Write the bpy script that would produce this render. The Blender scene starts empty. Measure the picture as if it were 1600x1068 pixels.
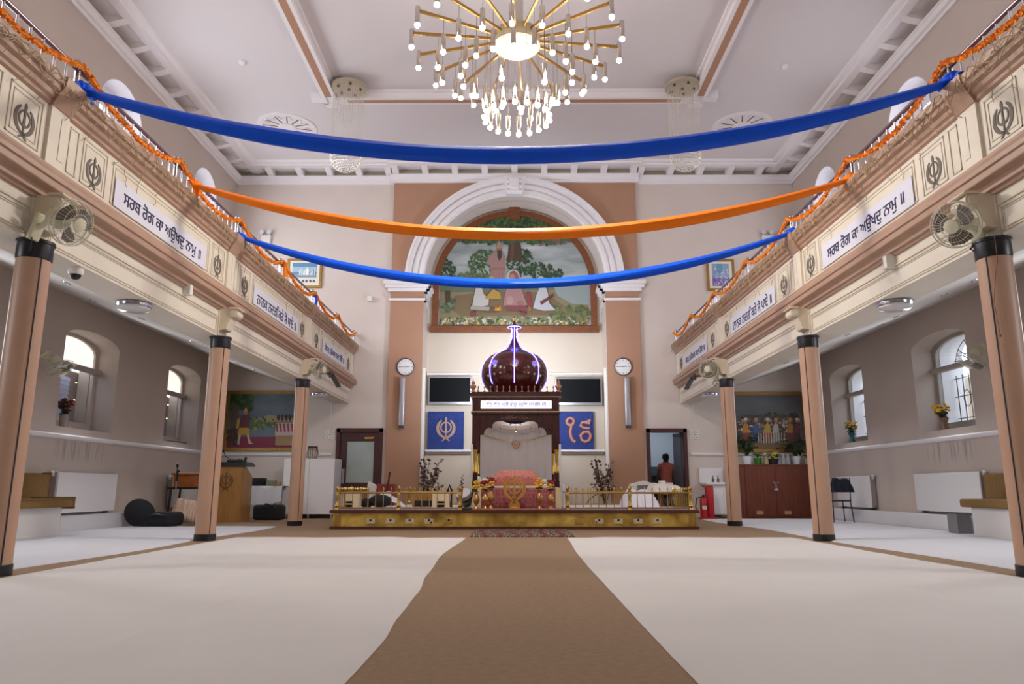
import bpy, bmesh, math, random
from mathutils import Vector, Matrix, noise
from mathutils.geometry import tessellate_polygon
random.seed(7)
SC = bpy.context.scene
COL = SC.collection
PI = math.pi
R = math.radians

# ------------------------------------------------------------------ camera
FPX, CAMX, CAMZ = 1140.0, 0.03, 0.685
PITCH = math.atan((763.5 - 534) / FPX)
YAW = math.atan(6 / FPX)
cd = bpy.data.cameras.new('camera')
cd.sensor_width = 36.0
cd.lens = 36.0 * FPX / 1600
cd.clip_end = 200
cam = bpy.data.objects.new('camera', cd)
cam.location = (CAMX, 0, CAMZ)
cam.rotation_euler = (PI / 2 + PITCH, 0, YAW)
COL.objects.link(cam)
SC.camera = cam

# ------------------------------------------------------------------ world, exposure
SC.view_settings.view_transform = 'Standard'
SC.view_settings.look = 'None'
SC.view_settings.gamma = 1
SC.view_settings.use_curve_mapping = False
SC.view_settings.exposure = 0.25
w = bpy.data.worlds.new('sky')
SC.world = w
w.use_nodes = True
bg = w.node_tree.nodes['Background']
bg.inputs[0].default_value = (0.75, 0.85, 1.0, 1)
bg.inputs[1].default_value = 3.5

# daylight through the windows (lamps stand just inside; the rear ones are added fill)
def area(name, loc, direction, sx, sy, power, col=(1, 1, 1), spread=180):
    l = bpy.data.lights.new(name, 'AREA')
    l.shape = 'RECTANGLE'; l.size = sx; l.size_y = sy
    l.energy = power; l.color = col; l.spread = R(spread)
    o = bpy.data.objects.new(name, l)
    o.location = loc
    o.rotation_euler = Vector(direction).to_track_quat('-Z', 'Y').to_euler()
    COL.objects.link(o)
    return o
UPW = (4.2, 8.3, 12.4, 16.3)       # upper windows, along the hall
for s in (-1, 1):
    for y in UPW:
        area('daylight_upper', (s * 7.45, y, 6.3), (-s, 0, -0.15), 1.1, 2.2, 66 if s < 0 else 8, (0.88, 0.93, 1.0))
    for y in (4.2, 8.2, 12.4, 16.2):
        area('daylight_aisle', (s * 7.30, y, 2.5), (-s, 0, -0.35), 0.8, 1.3, (19 if y > 10 else 34), (0.88, 0.94, 1.0))
for x in (-4.6, 0, 4.6):  # added fill from behind the camera, ascribed to unseen rear windows
    area('added_rear_fill', (x, -6.85, 6.0), (0, 1, -0.15), 2.0, 3.4, 14, (1.0, 0.97, 0.96))

# ------------------------------------------------------------------ pixel helpers: a photo pixel meets a real plane
_cp, _sp, _cy, _sy = math.cos(PITCH), math.sin(PITCH), math.cos(YAW), math.sin(YAW)
EYE = Vector((CAMX, 0, CAMZ))
def ray(px, py):
    a, c = (px - 800) / FPX, (534 - py) / FPX
    x, y, z = a, _cp - _sp * c, _sp + _cp * c
    return Vector((_cy * x - _sy * y, _sy * x + _cy * y, z))
def at_y(px, py, Y):
    d = ray(px, py); return EYE + d * (Y / d.y)
def at_x(px, py, X):
    d = ray(px, py); return EYE + d * ((X - CAMX) / d.x)
def at_z(px, py, Z):
    d = ray(px, py); return EYE + d * ((Z - CAMZ) / d.z)
def at_plane(px, py, P, N):
    d = ray(px, py); P = Vector(P); N = Vector(N)
    return EYE + d * ((P - EYE).dot(N) / d.dot(N))

# ------------------------------------------------------------------ materials
def lin(h):
    h = h.lstrip('#')
    out = []
    for i in (0, 2, 4):
        c = int(h[i:i + 2], 16) / 255
        out.append(c / 12.92 if c <= 0.04045 else ((c + 0.055) / 1.055) ** 2.4)
    return tuple(out) + (1.0,)
_mc = {}
def mat(hexc, rough=0.6, metal=0.0, var=0.0, vs=6.0, bump=0.0, bs=40.0, emit=0.0, alpha=1.0, spec=0.5, name=None, trans=0.0, stretch=None, col2=None):
    key = (hexc, rough, metal, var, vs, bump, bs, emit, alpha, spec, trans, stretch, col2)
    if key in _mc: return _mc[key]
    m = bpy.data.materials.new(name or ('surface_' + hexc.lstrip('#')))
    m.use_nodes = True
    nt = m.node_tree
    b = nt.nodes['Principled BSDF']
    c = lin(hexc)
    b.inputs['Base Color'].default_value = c
    b.inputs['Roughness'].default_value = rough
    b.inputs['Metallic'].default_value = metal
    b.inputs['Specular IOR Level'].default_value = spec
    b.inputs['Alpha'].default_value = alpha
    if trans: b.inputs['Transmission Weight'].default_value = trans
    if emit:
        b.inputs['Emission Color'].default_value = c
        b.inputs['Emission Strength'].default_value = emit
    if var or bump:
        tc = nt.nodes.new('ShaderNodeTexCoord')
        src = tc.outputs['Object']
        if stretch:
            mp = nt.nodes.new('ShaderNodeMapping')
            mp.inputs['Scale'].default_value = stretch
            nt.links.new(src, mp.inputs[0]); src = mp.outputs[0]
    if var:
        n = nt.nodes.new('ShaderNodeTexNoise')
        n.inputs['Scale'].default_value = vs; n.inputs['Detail'].default_value = 5
        nt.links.new(src, n.inputs['Vector'])
        r = nt.nodes.new('ShaderNodeValToRGB')
        r.color_ramp.elements[0].position = 0.3; r.color_ramp.elements[1].position = 0.7
        k = lin(col2) if col2 else tuple(x * (1 - var) for x in c[:3]) + (1,)
        r.color_ramp.elements[0].color = k
        r.color_ramp.elements[1].color = c if col2 else tuple(min(1, x * (1 + var * .5)) for x in c[:3]) + (1,)
        nt.links.new(n.outputs['Fac'], r.inputs[0])
        nt.links.new(r.outputs[0], b.inputs['Base Color'])
    if bump:
        n = nt.nodes.new('ShaderNodeTexNoise')
        n.inputs['Scale'].default_value = bs; n.inputs['Detail'].default_value = 4
        nt.links.new(src, n.inputs['Vector'])
        bp = nt.nodes.new('ShaderNodeBump')
        bp.inputs['Strength'].default_value = bump; bp.inputs['Distance'].default_value = 0.02
        nt.links.new(n.outputs['Fac'], bp.inputs['Height'])
        nt.links.new(bp.outputs[0], b.inputs['Normal'])
    _mc[key] = m
    return m

WALL = mat('#c6b8ae', 0.85, var=0.04, vs=1.5, name='cream_wall_paint')
WALLB = mat('#d8cbc2', 0.85, var=0.03, vs=1.5, name='pale_wall_paint')
BROWN = mat('#b0866c', 0.8, var=0.04, vs=2, name='brown_pink_paint')
WHITE = mat('#ebe6e7', 0.6, name='white_gloss_paint')
CEIL = mat('#dbd5d6', 0.9, var=0.02, vs=.8, name='ceiling_paint')
CREAM = mat('#e4dac8', 0.5, var=0.06, vs=3, name='gallery_cream_paint')
MOULD = mat('#b3917c', 0.5, var=0.08, vs=4, name='gallery_brown_paint')
LINE = mat('#d3c7b3', 0.6, name='moulding_shadow_paint')
COLM = mat('#bc957c', 0.42, var=0.05, vs=3, name='column_paint')
BLACK = mat('#15151a', 0.35, name='black_gloss')
BLACKM = mat('#17161a', 0.8, name='black_fabric')
GOLD = mat('#c4a25c', 0.28, 1.0, var=0.15, vs=25, name='brass')
GOLDP = mat('#c79a4a', 0.4, 0.7, name='gilt')
STEEL = mat('#b9bac2', 0.22, 1.0, name='polished_steel')
SILVER = mat('#b5b4ba', 0.35, 0.7, name='silver_plastic')
DWOOD = mat('#3b1712', 0.22, var=0.45, vs=5, stretch=(3, 3, .5), name='dark_varnished_wood')
DOORW = mat('#4a1d18', 0.4, var=0.35, vs=6, stretch=(4, 4, .6), name='mahogany_door')
FRAMEW = mat('#7a4424', 0.4, var=0.3, vs=7, stretch=(1, 3, 3), name='painting_frame_wood')
OAK = mat('#b07f3f', 0.45, var=0.2, vs=5, stretch=(4, 4, .5), name='honey_oak')
CUPW = mat('#6e3119', 0.4, var=0.35, vs=5, stretch=(4, 4, .5), name='reddish_veneer')
CLOTHW = mat('#e4e2ea', 0.9, bump=.3, bs=18, name='white_cotton')
PLAST = mat('#e6e3dc', 0.45, name='white_plastic')
PVC = mat('#d8d5b8', 0.4, name='cream_plastic')
GREEN = mat('#2f4a24', 0.55, var=.4, vs=20, name='leaf_green')
GREEN2 = mat('#547a34', 0.5, var=.3, vs=20, name='leaf_light_green')
YELLOW = mat('#f0b81c', 0.6, name='yellow_petal')
REDP = mat('#8f1622', 0.6, name='red_petal')
BENCH = mat('#8a6a3c', 0.9, var=.15, vs=30, bump=.4, bs=120, name='brown_velour')
INK = mat('#23204e', 0.6, name='navy_lettering')

# ------------------------------------------------------------------ mesh builder
def plane(O, U, V):
    U = Vector(U).normalized(); V = Vector(V).normalized(); W = U.cross(V)
    m = Matrix.Identity(4)
    for i in range(3):
        m[i][0], m[i][1], m[i][2], m[i][3] = U[i], V[i], W[i], Vector(O)[i]
    return m
I4 = Matrix.Identity(4)
class MB:
    def __init__(self): self.v = []; self.f = []; self.m = []; self.s = []
    def add(self, vs, fs, mi=0, sm=False, M=None):
        o = len(self.v)
        self.v += [tuple(M @ Vector(p)) if M else tuple(p) for p in vs]
        for f in fs:
            self.f.append([o + i for i in f]); self.m.append(mi); self.s.append(sm)
        return self
    def bx(self, x0, x1, y0, y1, z0, z1, mi=0, M=None):
        if x0 > x1: x0, x1 = x1, x0
        if y0 > y1: y0, y1 = y1, y0
        if z0 > z1: z0, z1 = z1, z0
        vs = [(x, y, z) for z in (z0, z1) for y in (y0, y1) for x in (x0, x1)]
        fs = [(0, 2, 3, 1), (4, 5, 7, 6), (0, 1, 5, 4), (1, 3, 7, 5), (3, 2, 6, 7), (2, 0, 4, 6)]
        return self.add(vs, fs, mi, False, M)
    def rbox(self, x0, x1, y0, y1, z0, z1, r=.02, mi=0, M=None, seg=3):
        bm = bmesh.new()
        bmesh.ops.create_cube(bm, size=1)
        for q in bm.verts:
            q.co = ((x0 + x1) / 2 + q.co.x * (x1 - x0), (y0 + y1) / 2 + q.co.y * (y1 - y0), (z0 + z1) / 2 + q.co.z * (z1 - z0))
        bmesh.ops.bevel(bm, geom=bm.edges[:], offset=r, segments=seg, affect='EDGES', profile=.5)
        return self.bm(bm, mi, True, M)
    def bm(self, bm, mi=0, sm=True, M=None):
        bm.verts.index_update()
        self.add([q.co[:] for q in bm.verts], [[q.index for q in f.verts] for f in bm.faces], mi, sm, M)
        bm.free(); return self
    def tube(self, pts, r, n=8, mi=0, sm=True, closed=False, cap=True, M=None, flat=1.0):
        pts = [Vector(p) for p in pts]
        k = len(pts); rr = r if isinstance(r, (list, tuple)) else [r] * k
        vs = []; up = None
        for i, p in enumerate(pts):
            a = pts[(i - 1) % k] if (closed or i) else p
            b = pts[(i + 1) % k] if (closed or i < k - 1) else p
            t = (b - a)
            t = t.normalized() if t.length > 1e-9 else Vector((0, 0, 1))
            if up is None:
                up = Vector((0, 0, 1)) if abs(t.z) < .9 else Vector((1, 0, 0))
            side = t.cross(up)
            if side.length < 1e-6: side = t.orthogonal()
            side.normalize(); up = side.cross(t).normalized()
            for j in range(n):
                an = 2 * PI * j / n
                vs.append(p + (side * math.cos(an) + up * math.sin(an) * flat) * rr[i])
        fs = []
        for i in range(k if closed else k - 1):
            a, b = i * n, ((i + 1) % k) * n
            for j in range(n):
                fs.append((a + j, a + (j + 1) % n, b + (j + 1) % n, b + j))
        if cap and not closed:
            fs.append(tuple(range(n - 1, -1, -1))); fs.append(tuple(range((k - 1) * n, k * n)))
        return self.add(vs, fs, mi, sm, M)
    def cyl(self, p0, p1, r0, r1=None, n=16, mi=0, M=None, sm=True):
        return self.tube([p0, p1], [r0, r0 if r1 is None else r1], n, mi, sm, M=M)
    def lathe(self, prof, n=24, mi=0, M=None, sm=True):
        vs = []; fs = []
        for (r, z) in prof:
            for j in range(n):
                a = 2 * PI * j / n
                vs.append((max(r, 1e-4) * math.cos(a), max(r, 1e-4) * math.sin(a), z))
        for i in range(len(prof) - 1):
            for j in range(n):
                fs.append((i * n + j, i * n + (j + 1) % n, (i + 1) * n + (j + 1) % n, (i + 1) * n + j))
        fs.append(tuple(range(n - 1, -1, -1))); fs.append(tuple(range((len(prof) - 1) * n, len(prof) * n)))
        return self.add(vs, fs, mi, sm, M)
    def sph(self, c, r, sc=(1, 1, 1), n=12, mi=0, M=None):
        bm = bmesh.new()
        bmesh.ops.create_uvsphere(bm, u_segments=n, v_segments=max(4, n // 2), radius=1)
        for q in bm.verts:
            q.co = Vector((c[0] + q.co.x * r * sc[0], c[1] + q.co.y * r * sc[1], c[2] + q.co.z * r * sc[2]))
        return self.bm(bm, mi, True, M)
    def slab(self, loops, d, M=I4, mi=0, side=None):
        """2-D outline (first loop) with holes, extruded from w=0 to w=d on plane M"""
        pts = [p for l in loops for p in l]
        tri = tessellate_polygon([[Vector((p[0], p[1], 0)) for p in l] for l in loops])
        n = len(pts); fs = []
        for t in tri:
            a, b, c = (Vector((pts[i][0], pts[i][1], 0)) for i in t)
            if (b - a).cross(c - a).z < 0: t = (t[0], t[2], t[1])
            fs.append(tuple(i + n for i in t)); fs.append((t[2], t[1], t[0]))
        vs = [(p[0], p[1], 0) for p in pts] + [(p[0], p[1], d) for p in pts]
        self.add(vs, fs, mi, False, M)
        o = 0; sf = []
        for li, l in enumerate(loops):
            k = len(l)
            ar = sum(l[i][0] * l[(i + 1) % k][1] - l[(i + 1) % k][0] * l[i][1] for i in range(k))
            flip = (ar < 0) != (li > 0)
            for i in range(k):
                a, b = o + i, o + (i + 1) % k
                sf.append((b, a, a + n, b + n) if flip else (a, b, b + n, a + n))
            o += k
        return self.add(vs, sf, mi if side is None else side, False, M)
    def extrude(self, prof, axis_pts, mi=0, sm=False):
        """profile given as 3-D offsets, swept (translated) between two points"""
        a, b = Vector(axis_pts[0]), Vector(axis_pts[1]); k = len(prof)
        vs = [a + Vector(p) for p in prof] + [b + Vector(p) for p in prof]
        fs = [(i, (i + 1) % k, (i + 1) % k + k, i + k) for i in range(k)] + [tuple(range(k - 1, -1, -1)), tuple(range(k, 2 * k))]
        self.add(vs, fs, mi, sm)
        return self
    def build(self, name, mats, parent=None, base=None, fix=True, smooth_angle=None):
        me = bpy.data.meshes.new(name)
        off = Vector((0, 0, 0)) if base is None else Vector(base)
        if parent is not None and base is None:
            rt = parent
            while rt.parent is not None: rt = rt.parent
            off = Vector(rt.get('_base', (0, 0, 0)))
        me.from_pydata([tuple(Vector(p) - off) for p in self.v], [], self.f)
        for mm in (mats if isinstance(mats, (list, tuple)) else [mats]): me.materials.append(mm)
        me.polygons.foreach_set('material_index', self.m)
        me.polygons.foreach_set('use_smooth', self.s)
        if fix:
            bm = bmesh.new(); bm.from_mesh(me)
            bmesh.ops.recalc_face_normals(bm, faces=bm.faces[:]); bm.to_mesh(me); bm.free()
        me.update()
        if any(self.s):
            try: me.set_sharp_from_angle(angle=R(38))
            except Exception: pass
        o = bpy.data.objects.new(name, me)
        COL.objects.link(o)
        if parent is not None:
            o.parent = parent
        elif base is not None: o.location = off
        return o

def tag(o, label=None, cat=None, group=None, kind=None):
    if label: o['label'] = label
    if cat: o['category'] = cat
    if group: o['group'] = group
    if kind: o['kind'] = kind
    return o
_bases = []
def thing(name, label, cat, base=(0, 0, 0), group=None, rz=0.0):
    """an Empty at the base; parts are built in world coordinates when rz is 0"""
    o = bpy.data.objects.new(name, None); COL.objects.link(o)
    o.empty_display_size = .1
    o.location = base; o.rotation_euler = (0, 0, rz)
    o['_base'] = tuple(base) if not rz else (0, 0, 0)
    _bases.append(o)
    return tag(o, label, cat, group)
def local(name, label, cat, loc=(0, 0, 0), group=None, rot=(0, 0, 0)):
    """an Empty whose parts are built around the origin, then placed"""
    o = bpy.data.objects.new(name, None); COL.objects.link(o)
    o.empty_display_size = .1
    o.location = loc; o.rotation_euler = rot
    return tag(o, label, cat, group)
def dup(root, loc, rot=None, label=None, group=None):
    kids = [c for c in bpy.data.objects if c.parent == root]
    r = root.copy(); COL.objects.link(r); r.location = loc
    if rot is not None: r.rotation_euler = rot
    if label: r['label'] = label
    if group: r['group'] = group
    for ch in kids:
        c = ch.copy(); COL.objects.link(c); c.parent = r
        for g in [q for q in bpy.data.objects if q.parent == ch]:
            d = g.copy(); COL.objects.link(d); d.parent = c
    return r
def struct(o): o['kind'] = 'structure'; return o

# ------------------------------------------------------------------ lettering: outlines of the default font, each stroke filled on its own
def glyphs(body, steps=5):
    c = bpy.data.curves.new('lettering', 'FONT'); c.body = body; c.size = 1
    o = bpy.data.objects.new('lettering', c); COL.objects.link(o)
    dg = bpy.context.evaluated_depsgraph_get()
    cu = o.evaluated_get(dg).to_curve(dg)
    loops = []
    for sp in cu.splines:
        bp = sp.bezier_points; k = len(bp); L = []
        for i in range(k):
            a, b = bp[i], bp[(i + 1) % k]
            p0, p1, p2, p3 = a.co, a.handle_right, b.handle_left, b.co
            straight = (p1 - p0).cross(p3 - p0).length < 1e-5 and (p2 - p0).cross(p3 - p0).length < 1e-5
            for t in ([0] if straight else [j / steps for j in range(steps)]):
                q = p0 * (1 - t) ** 3 + p1 * 3 * t * (1 - t) ** 2 + p2 * 3 * t * t * (1 - t) + p3 * t ** 3
                if not L or (abs(L[-1][0] - q.x) + abs(L[-1][1] - q.y)) > 1e-5: L.append((q.x, q.y))
        if len(L) > 2: loops.append(L)
    o.evaluated_get(dg).to_curve_clear()
    bpy.data.objects.remove(o); bpy.data.curves.remove(c)
    def ar(l): return sum(l[i][0] * l[(i + 1) % len(l)][1] - l[(i + 1) % len(l)][0] * l[i][1] for i in range(len(l))) / 2
    def inside(p, l):
        r = False
        for i in range(len(l)):
            (x1, y1), (x2, y2) = l[i], l[(i + 1) % len(l)]
            if (y1 > p[1]) != (y2 > p[1]) and p[0] < (x2 - x1) * (p[1] - y1) / (y2 - y1) + x1: r = not r
        return r
    big = max(loops, key=lambda l: abs(ar(l))); sg = 1 if ar(big) > 0 else -1
    outs = [l for l in loops if ar(l) * sg > 0]; holes = [l for l in loops if ar(l) * sg < 0]
    groups = []
    for l in outs:
        groups.append([l] + [h for h in holes if inside(h[0], l) and inside(h[len(h) // 2], l)])
    xs = [p[0] for l in loops for p in l]; ys = [p[1] for l in loops for p in l]
    return groups, (min(xs), max(xs), min(ys), max(ys))
def khanda(mb, M, h, d=.01, mi=0):
    """double sword emblem: ring, upright blade, two curved swords crossing below"""
    k = h
    def S(l): return [(x * k, y * k) for x, y in l]
    n = 28
    cen = lambda r, c=.07: [(r * math.cos(2 * PI * i / n), c + r * math.sin(2 * PI * i / n)) for i in range(n)]
    mb.slab([S(cen(.235)), S(cen(.178))], d, M, mi)
    mb.slab([S([(0, .5), (.028, .455), (.05, .40), (.034, .30), (.03, .1), (.045, -.06), (.075, -.10), (.05, -.13), (.025, -.14), (.022, -.24), (.04, -.275), (0, -.31), (-.04, -.275), (-.022, -.24), (-.025, -.14), (-.05, -.13), (-.075, -.10), (-.045, -.06), (-.03, .1), (-.034, .30), (-.05, .40), (-.028, .455)])], d * 1.25, M, mi)
    for s in (-1, 1):
        o, i_ = [], []
        for q in range(15):
            t = q / 14
            a = R(62 - 168 * t)
            o.append((s * (.395 * math.cos(a) - .0), .03 + .395 * math.sin(a)))
            th = .022 + .10 * math.sin(PI * min(1, .08 + t * .95)) ** .8
            i_.append((s * ((.395 - th) * math.cos(a)), .03 + (.395 - th) * math.sin(a)))
        mb.slab([S(o + i_[::-1])], d * .9, M, mi)
        mb.slab([S([(s * .03, -.37), (s * -.02, -.33), (s * -.17, -.47), (s * -.14, -.50), (s * -.10, -.475)])], d * 1.1, M, mi)
        mb.slab([S([(s * .10, -.33), (s * .13, -.36), (s * .04, -.42), (s * .02, -.39)])], d * 1.2, M, mi)
    return mb
def write(mb, body, M, w=None, h=None, d=.004, mi=0, steps=4, bold=0):
    """lettering centred on plane M, fitted to width w and / or height h"""
    g, (x0, x1, y0, y1) = glyphs(body, steps)
    kx = w / (x1 - x0) if w else h / (y1 - y0)
    ky = h / (y1 - y0) if h else kx
    for q, (ox, oy) in enumerate(((0, 0), (bold, bold * .6), (-bold, -bold * .6)) if bold else ((0, 0),)):
        for grp in g:
            mb.slab([[((p[0] - (x0 + x1) / 2) * kx + ox, (p[1] - (y0 + y1) / 2) * ky + oy) for p in l] for l in grp], d + q * .0003, M, mi)
    return mb

# ================================================================== THE ROOM
WX, YB, YF, ZC = 7.5, 18.5, -7.0, 9.13
COLY = (6.1, 10.2, 14.3)
LOWW = [(3.8, 5.5), (7.9, 9.6), (11.92, 13.6), (15.62, 17.25)]
UPWY = [(3.5, 4.9), (7.75, 9.15), (12.05, 13.55), (15.95, 17.3)]
def arch(y0, y1, z0, zs, rise, n=14):
    c, hw = (y0 + y1) / 2, (y1 - y0) / 2
    return [(y0, z0), (y1, z0)] + [(c + hw * math.cos(PI * i / n), zs + rise * math.sin(PI * i / n)) for i in range(n + 1)]

floor = MB().bx(-WX - .5, WX + .5, YF, 19.4, -.2, 0).build('floor', mat('#a2866a', 0.95, var=.12, vs=26, bump=.5, bs=260, name='brown_carpet'))
struct(floor)
struct(MB().bx(-WX - .4, WX + .4, YF - .4, 19.7, ZC, ZC + .2).build('ceiling', CEIL))
struct(MB().bx(-WX - .4, WX + .4, YF - .3, YF, 0, ZC).build('wall_front', WALL))

# side wall paint with damp streaks below the first windows
WALLS = bpy.data.materials.new('streaked_wall_paint'); WALLS.use_nodes = True
nt = WALLS.node_tree; b = nt.nodes['Principled BSDF']; b.inputs['Roughness'].default_value = .85
tc = nt.nodes.new('ShaderNodeTexCoord'); sx = nt.nodes.new('ShaderNodeSeparateXYZ'); nt.links.new(tc.outputs['Object'], sx.inputs[0])
def mrange(src, a, b_, c, d):
    n = nt.nodes.new('ShaderNodeMapRange'); n.interpolation_type = 'SMOOTHSTEP'
    for i, v in enumerate((a, b_, c, d)): n.inputs[i + 1].default_value = v
    nt.links.new(src, n.inputs[0]); return n.outputs[0]
def mul(p, q):
    n = nt.nodes.new('ShaderNodeMath'); n.operation = 'MULTIPLY'; nt.links.new(p, n.inputs[0])
    if isinstance(q, float): n.inputs[1].default_value = q
    else: nt.links.new(q, n.inputs[1])
    return n.outputs[0]
mp = nt.nodes.new('ShaderNodeMapping'); mp.inputs['Scale'].default_value = (.2, 9, .7); nt.links.new(tc.outputs['Object'], mp.inputs[0])
nz = nt.nodes.new('ShaderNodeTexNoise'); nz.inputs['Scale'].default_value = 1.4; nz.inputs['Detail'].default_value = 3; nt.links.new(mp.outputs[0], nz.inputs['Vector'])
msk = mul(mul(mul(mrange(sx.outputs[1], 11.9, 12.3, 0, 1), mrange(sx.outputs[1], 13.2, 13.6, 1, 0)), mul(mrange(sx.outputs[2], 1.05, 1.3, 0, 1), mrange(sx.outputs[2], 1.46, 1.5, 1, 0))), mrange(nz.outputs['Fac'], .42, .62, 0, .55))
n2 = nt.nodes.new('ShaderNodeTexNoise'); n2.inputs['Scale'].default_value = 1.5; nt.links.new(tc.outputs['Object'], n2.inputs['Vector'])
mx0 = nt.nodes.new('ShaderNodeMix'); mx0.data_type = 'RGBA'; mx0.inputs[6].default_value = lin('#c0b2a8'); mx0.inputs[7].default_value = lin('#c9bbb1'); nt.links.new(n2.outputs['Fac'], mx0.inputs[0])
mx = nt.nodes.new('ShaderNodeMix'); mx.data_type = 'RGBA'; mx.inputs[7].default_value = lin('#857a72'); nt.links.new(msk, mx.inputs[0]); nt.links.new(mx0.outputs[2], mx.inputs[6]); nt.links.new(mx.outputs[2], b.inputs['Base Color'])
# side walls: arched openings below and above the gallery
for s, nm in ((-1, 'left'), (1, 'right')):
    O = (s * (WX + .4), 0, 0)
    P = plane(O, (0, -s, 0), (0, 0, 1))
    def fl(l): return [(-s * p[0], p[1]) for p in l]
    loops = [fl([(YF, 0), (YB + .3, 0), (YB + .3, ZC), (YF, ZC)])]
    loops += [fl(arch(a, b, 1.7, 3.22, .2)) for a, b in LOWW]
    loops += [fl(arch(a, b, 5.0, 7.65, .68)) for a, b in UPWY]
    struct(MB().slab(loops, .4, P).build('wall_' + nm, WALLS))

# windows: frame plate with its own opening, panes, bars
GLASS = mat('#e8f0f2', 0.06, alpha=0.12, name='window_glass')
FROST = mat('#f2f4ff', 0.5, emit=3.2, name='sky_lit_frosted_glass')
EXTW = mat('#c9bda6', .9, var=.1, vs=3, name='outside_render')
REVEAL = mat('#e4e2e6', .8, name='white_reveal')
LITG = mat('#f3efe8', .4, emit=.85, var=.12, vs=1.5, name='day_lit_frosted_glass')
wn = 1
for s in (-1, 1):
    for k, (a, b) in enumerate(LOWW):
        xf = s * (WX + .4)
        P = plane((xf + s * .06, 0, 0), (0, -s, 0), (0, 0, 1))
        def fl(l): return [(-s * p[0], p[1]) for p in l]
        a2, b2 = a + .15, b - .08
        m = MB().slab([fl(arch(a, b, 1.7, 3.22, .2)), fl(arch(a2, b2, 1.86, 2.80, 0.001, 2)), fl(arch(a2, b2, 2.88, 3.12, .24))], .06, P)
        wf = struct(m.build('window_%d' % wn, WALL if s < 0 else mat('#a8a298', .6, name='grey_frame_paint')))
        MB().bx(xf - s * .0, xf - s * .10, a + .02, b - .02, 2.79, 2.87).build('transom', mat('#a89c92', .6), wf)
        x1 = xf + s * .045
        MB().bx(x1, x1 + s * .006, a2 - .01, b2 + .01, 1.85, 2.81).build('pane', GLASS, wf)
        P2 = plane((x1, 0, 0), (0, -s, 0), (0, 0, 1))
        MB().slab([fl(arch(a2 - .01, b2 + .01, 2.87, 3.12, .25))], .006, P2).build('upper_pane', GLASS if s > 0 else LITG, wf)
        # deep outer reveal in the outside wall
        xo = xf + s * .5
        P3 = plane((xo, 0, 0), (0, -s, 0), (0, 0, 1))
        dp = .42 if s > 0 else .20
        P3 = plane((xf + s * (.08 + dp), 0, 0), (0, -s, 0), (0, 0, 1))
        ring = MB().slab([fl(arch(a2 - .3, b2 + .3, 1.5, 3.3, .5)), fl(arch(a2, b2, 1.86, 3.12, .3))], dp, P3)
        ring.build('outer_reveal', REVEAL if s > 0 else mat('#b5a194', .8, name='pinkish_reveal'), wf)
        if s > 0:
            g = MB(); cyy = (a2 + b2) / 2; xg = xf + .3
            for i in range(7):
                an = PI * (i + .5) / 7
                g.cyl((xg, cyy, 2.9), (xg, cyy + math.cos(an) * .66, 2.9 + math.sin(an) * .5), .008, n=6)
            g.tube([(xg, cyy + math.cos(PI * i / 12) * .62, 2.9 + math.sin(PI * i / 12) * .5) for i in range(13)], .008, 6)
            g.cyl((xg, a2, 2.9), (xg, b2, 2.9), .012, n=6)
            g.build('fan_grille', mat('#5a5a5e', .5, .6), wf)
            g = MB()
            for i in range(8):
                yy = a2 + .08 + (b2 - a2 - .16) * i / 7
                g.cyl((xg, yy, 1.88), (xg, yy, 2.74), .009, n=6)
            for z in (1.95, 2.35, 2.68): g.cyl((xg, a2, z), (xg, b2, z), .009, n=6)
            for i in range(3):
                yy = a2 + .35 + i * .38
                g.tube([(xg, yy + .1 * math.cos(t * PI / 8), 2.3 + .15 * math.sin(t * PI / 8)) for t in range(16)], .008, 6, closed=True)
            g.build('bar_grille', mat('#3c3a3a', .5, .6), wf)
        else:
            g = MB(); xg = xf - .36
            g.bx(xg, xg + .04, a2 - .4, b2 + .25, 1.6, 2.82, 0)
            g.bx(xg + .03, xg + .055, a2 - .35, b2 - .24, 1.7, 2.70, 1)
            for i in range(12): g.bx(xg + .05, xg + .075, a2 - .35, b2 - .24, 1.71 + i * .083, 1.77 + i * .083, 2)
            g.build('shutter', [mat('#6e544c', .6), mat('#d3d8f2', .5), mat('#bcc4e6', .5)], wf)
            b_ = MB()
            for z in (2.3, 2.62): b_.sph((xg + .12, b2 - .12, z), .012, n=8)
            b_.build('lamp_dot', mat('#fff2c8', .5, emit=8), wf)  # glowing dots put in for the little lamps reflected here
        wn += 1
    for k, (a, b) in enumerate(UPWY):
        xf = s * (WX + .4)
        P = plane((xf + s * .06, 0, 0), (0, -s, 0), (0, 0, 1))
        def fl(l): return [(-s * p[0], p[1]) for p in l]
        m = MB().slab([fl(arch(a - .1, b + .1, 4.9, 7.65, .8)), fl(arch(a + .16, b - .16, 5.1, 7.3, .6)) ], .06, P)
        wf = struct(m.build('window_%d' % wn, REVEAL))
        P2 = plane((xf + s * .05, 0, 0), (0, -s, 0), (0, 0, 1))
        MB().slab([fl(arch(a + .16, b - .16, 5.1, 7.3, .6))], .01, P2).build('pane', FROST, wf)
        g = MB(); x2 = xf - s * .02
        g.bx(x2, x2 + s * .04, (a + b) / 2 - .02, (a + b) / 2 + .02, 5.1, 7.88)
        for z in (5.8, 6.5): g.bx(x2, x2 + s * .04, a + .2, b - .2, z - .015, z + .015)
        g.build('glazing_bars', REVEAL, wf)
        MB().slab([fl(arch(a - .001, b + .001, 4.999, 7.65, .681)), fl(arch(a + .012, b - .012, 5.012, 7.65, .668))], .398, plane((xf, 0, 0), (0, -s, 0), (0, 0, 1))).build('lining', REVEAL, wf)
        wn += 1
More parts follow.
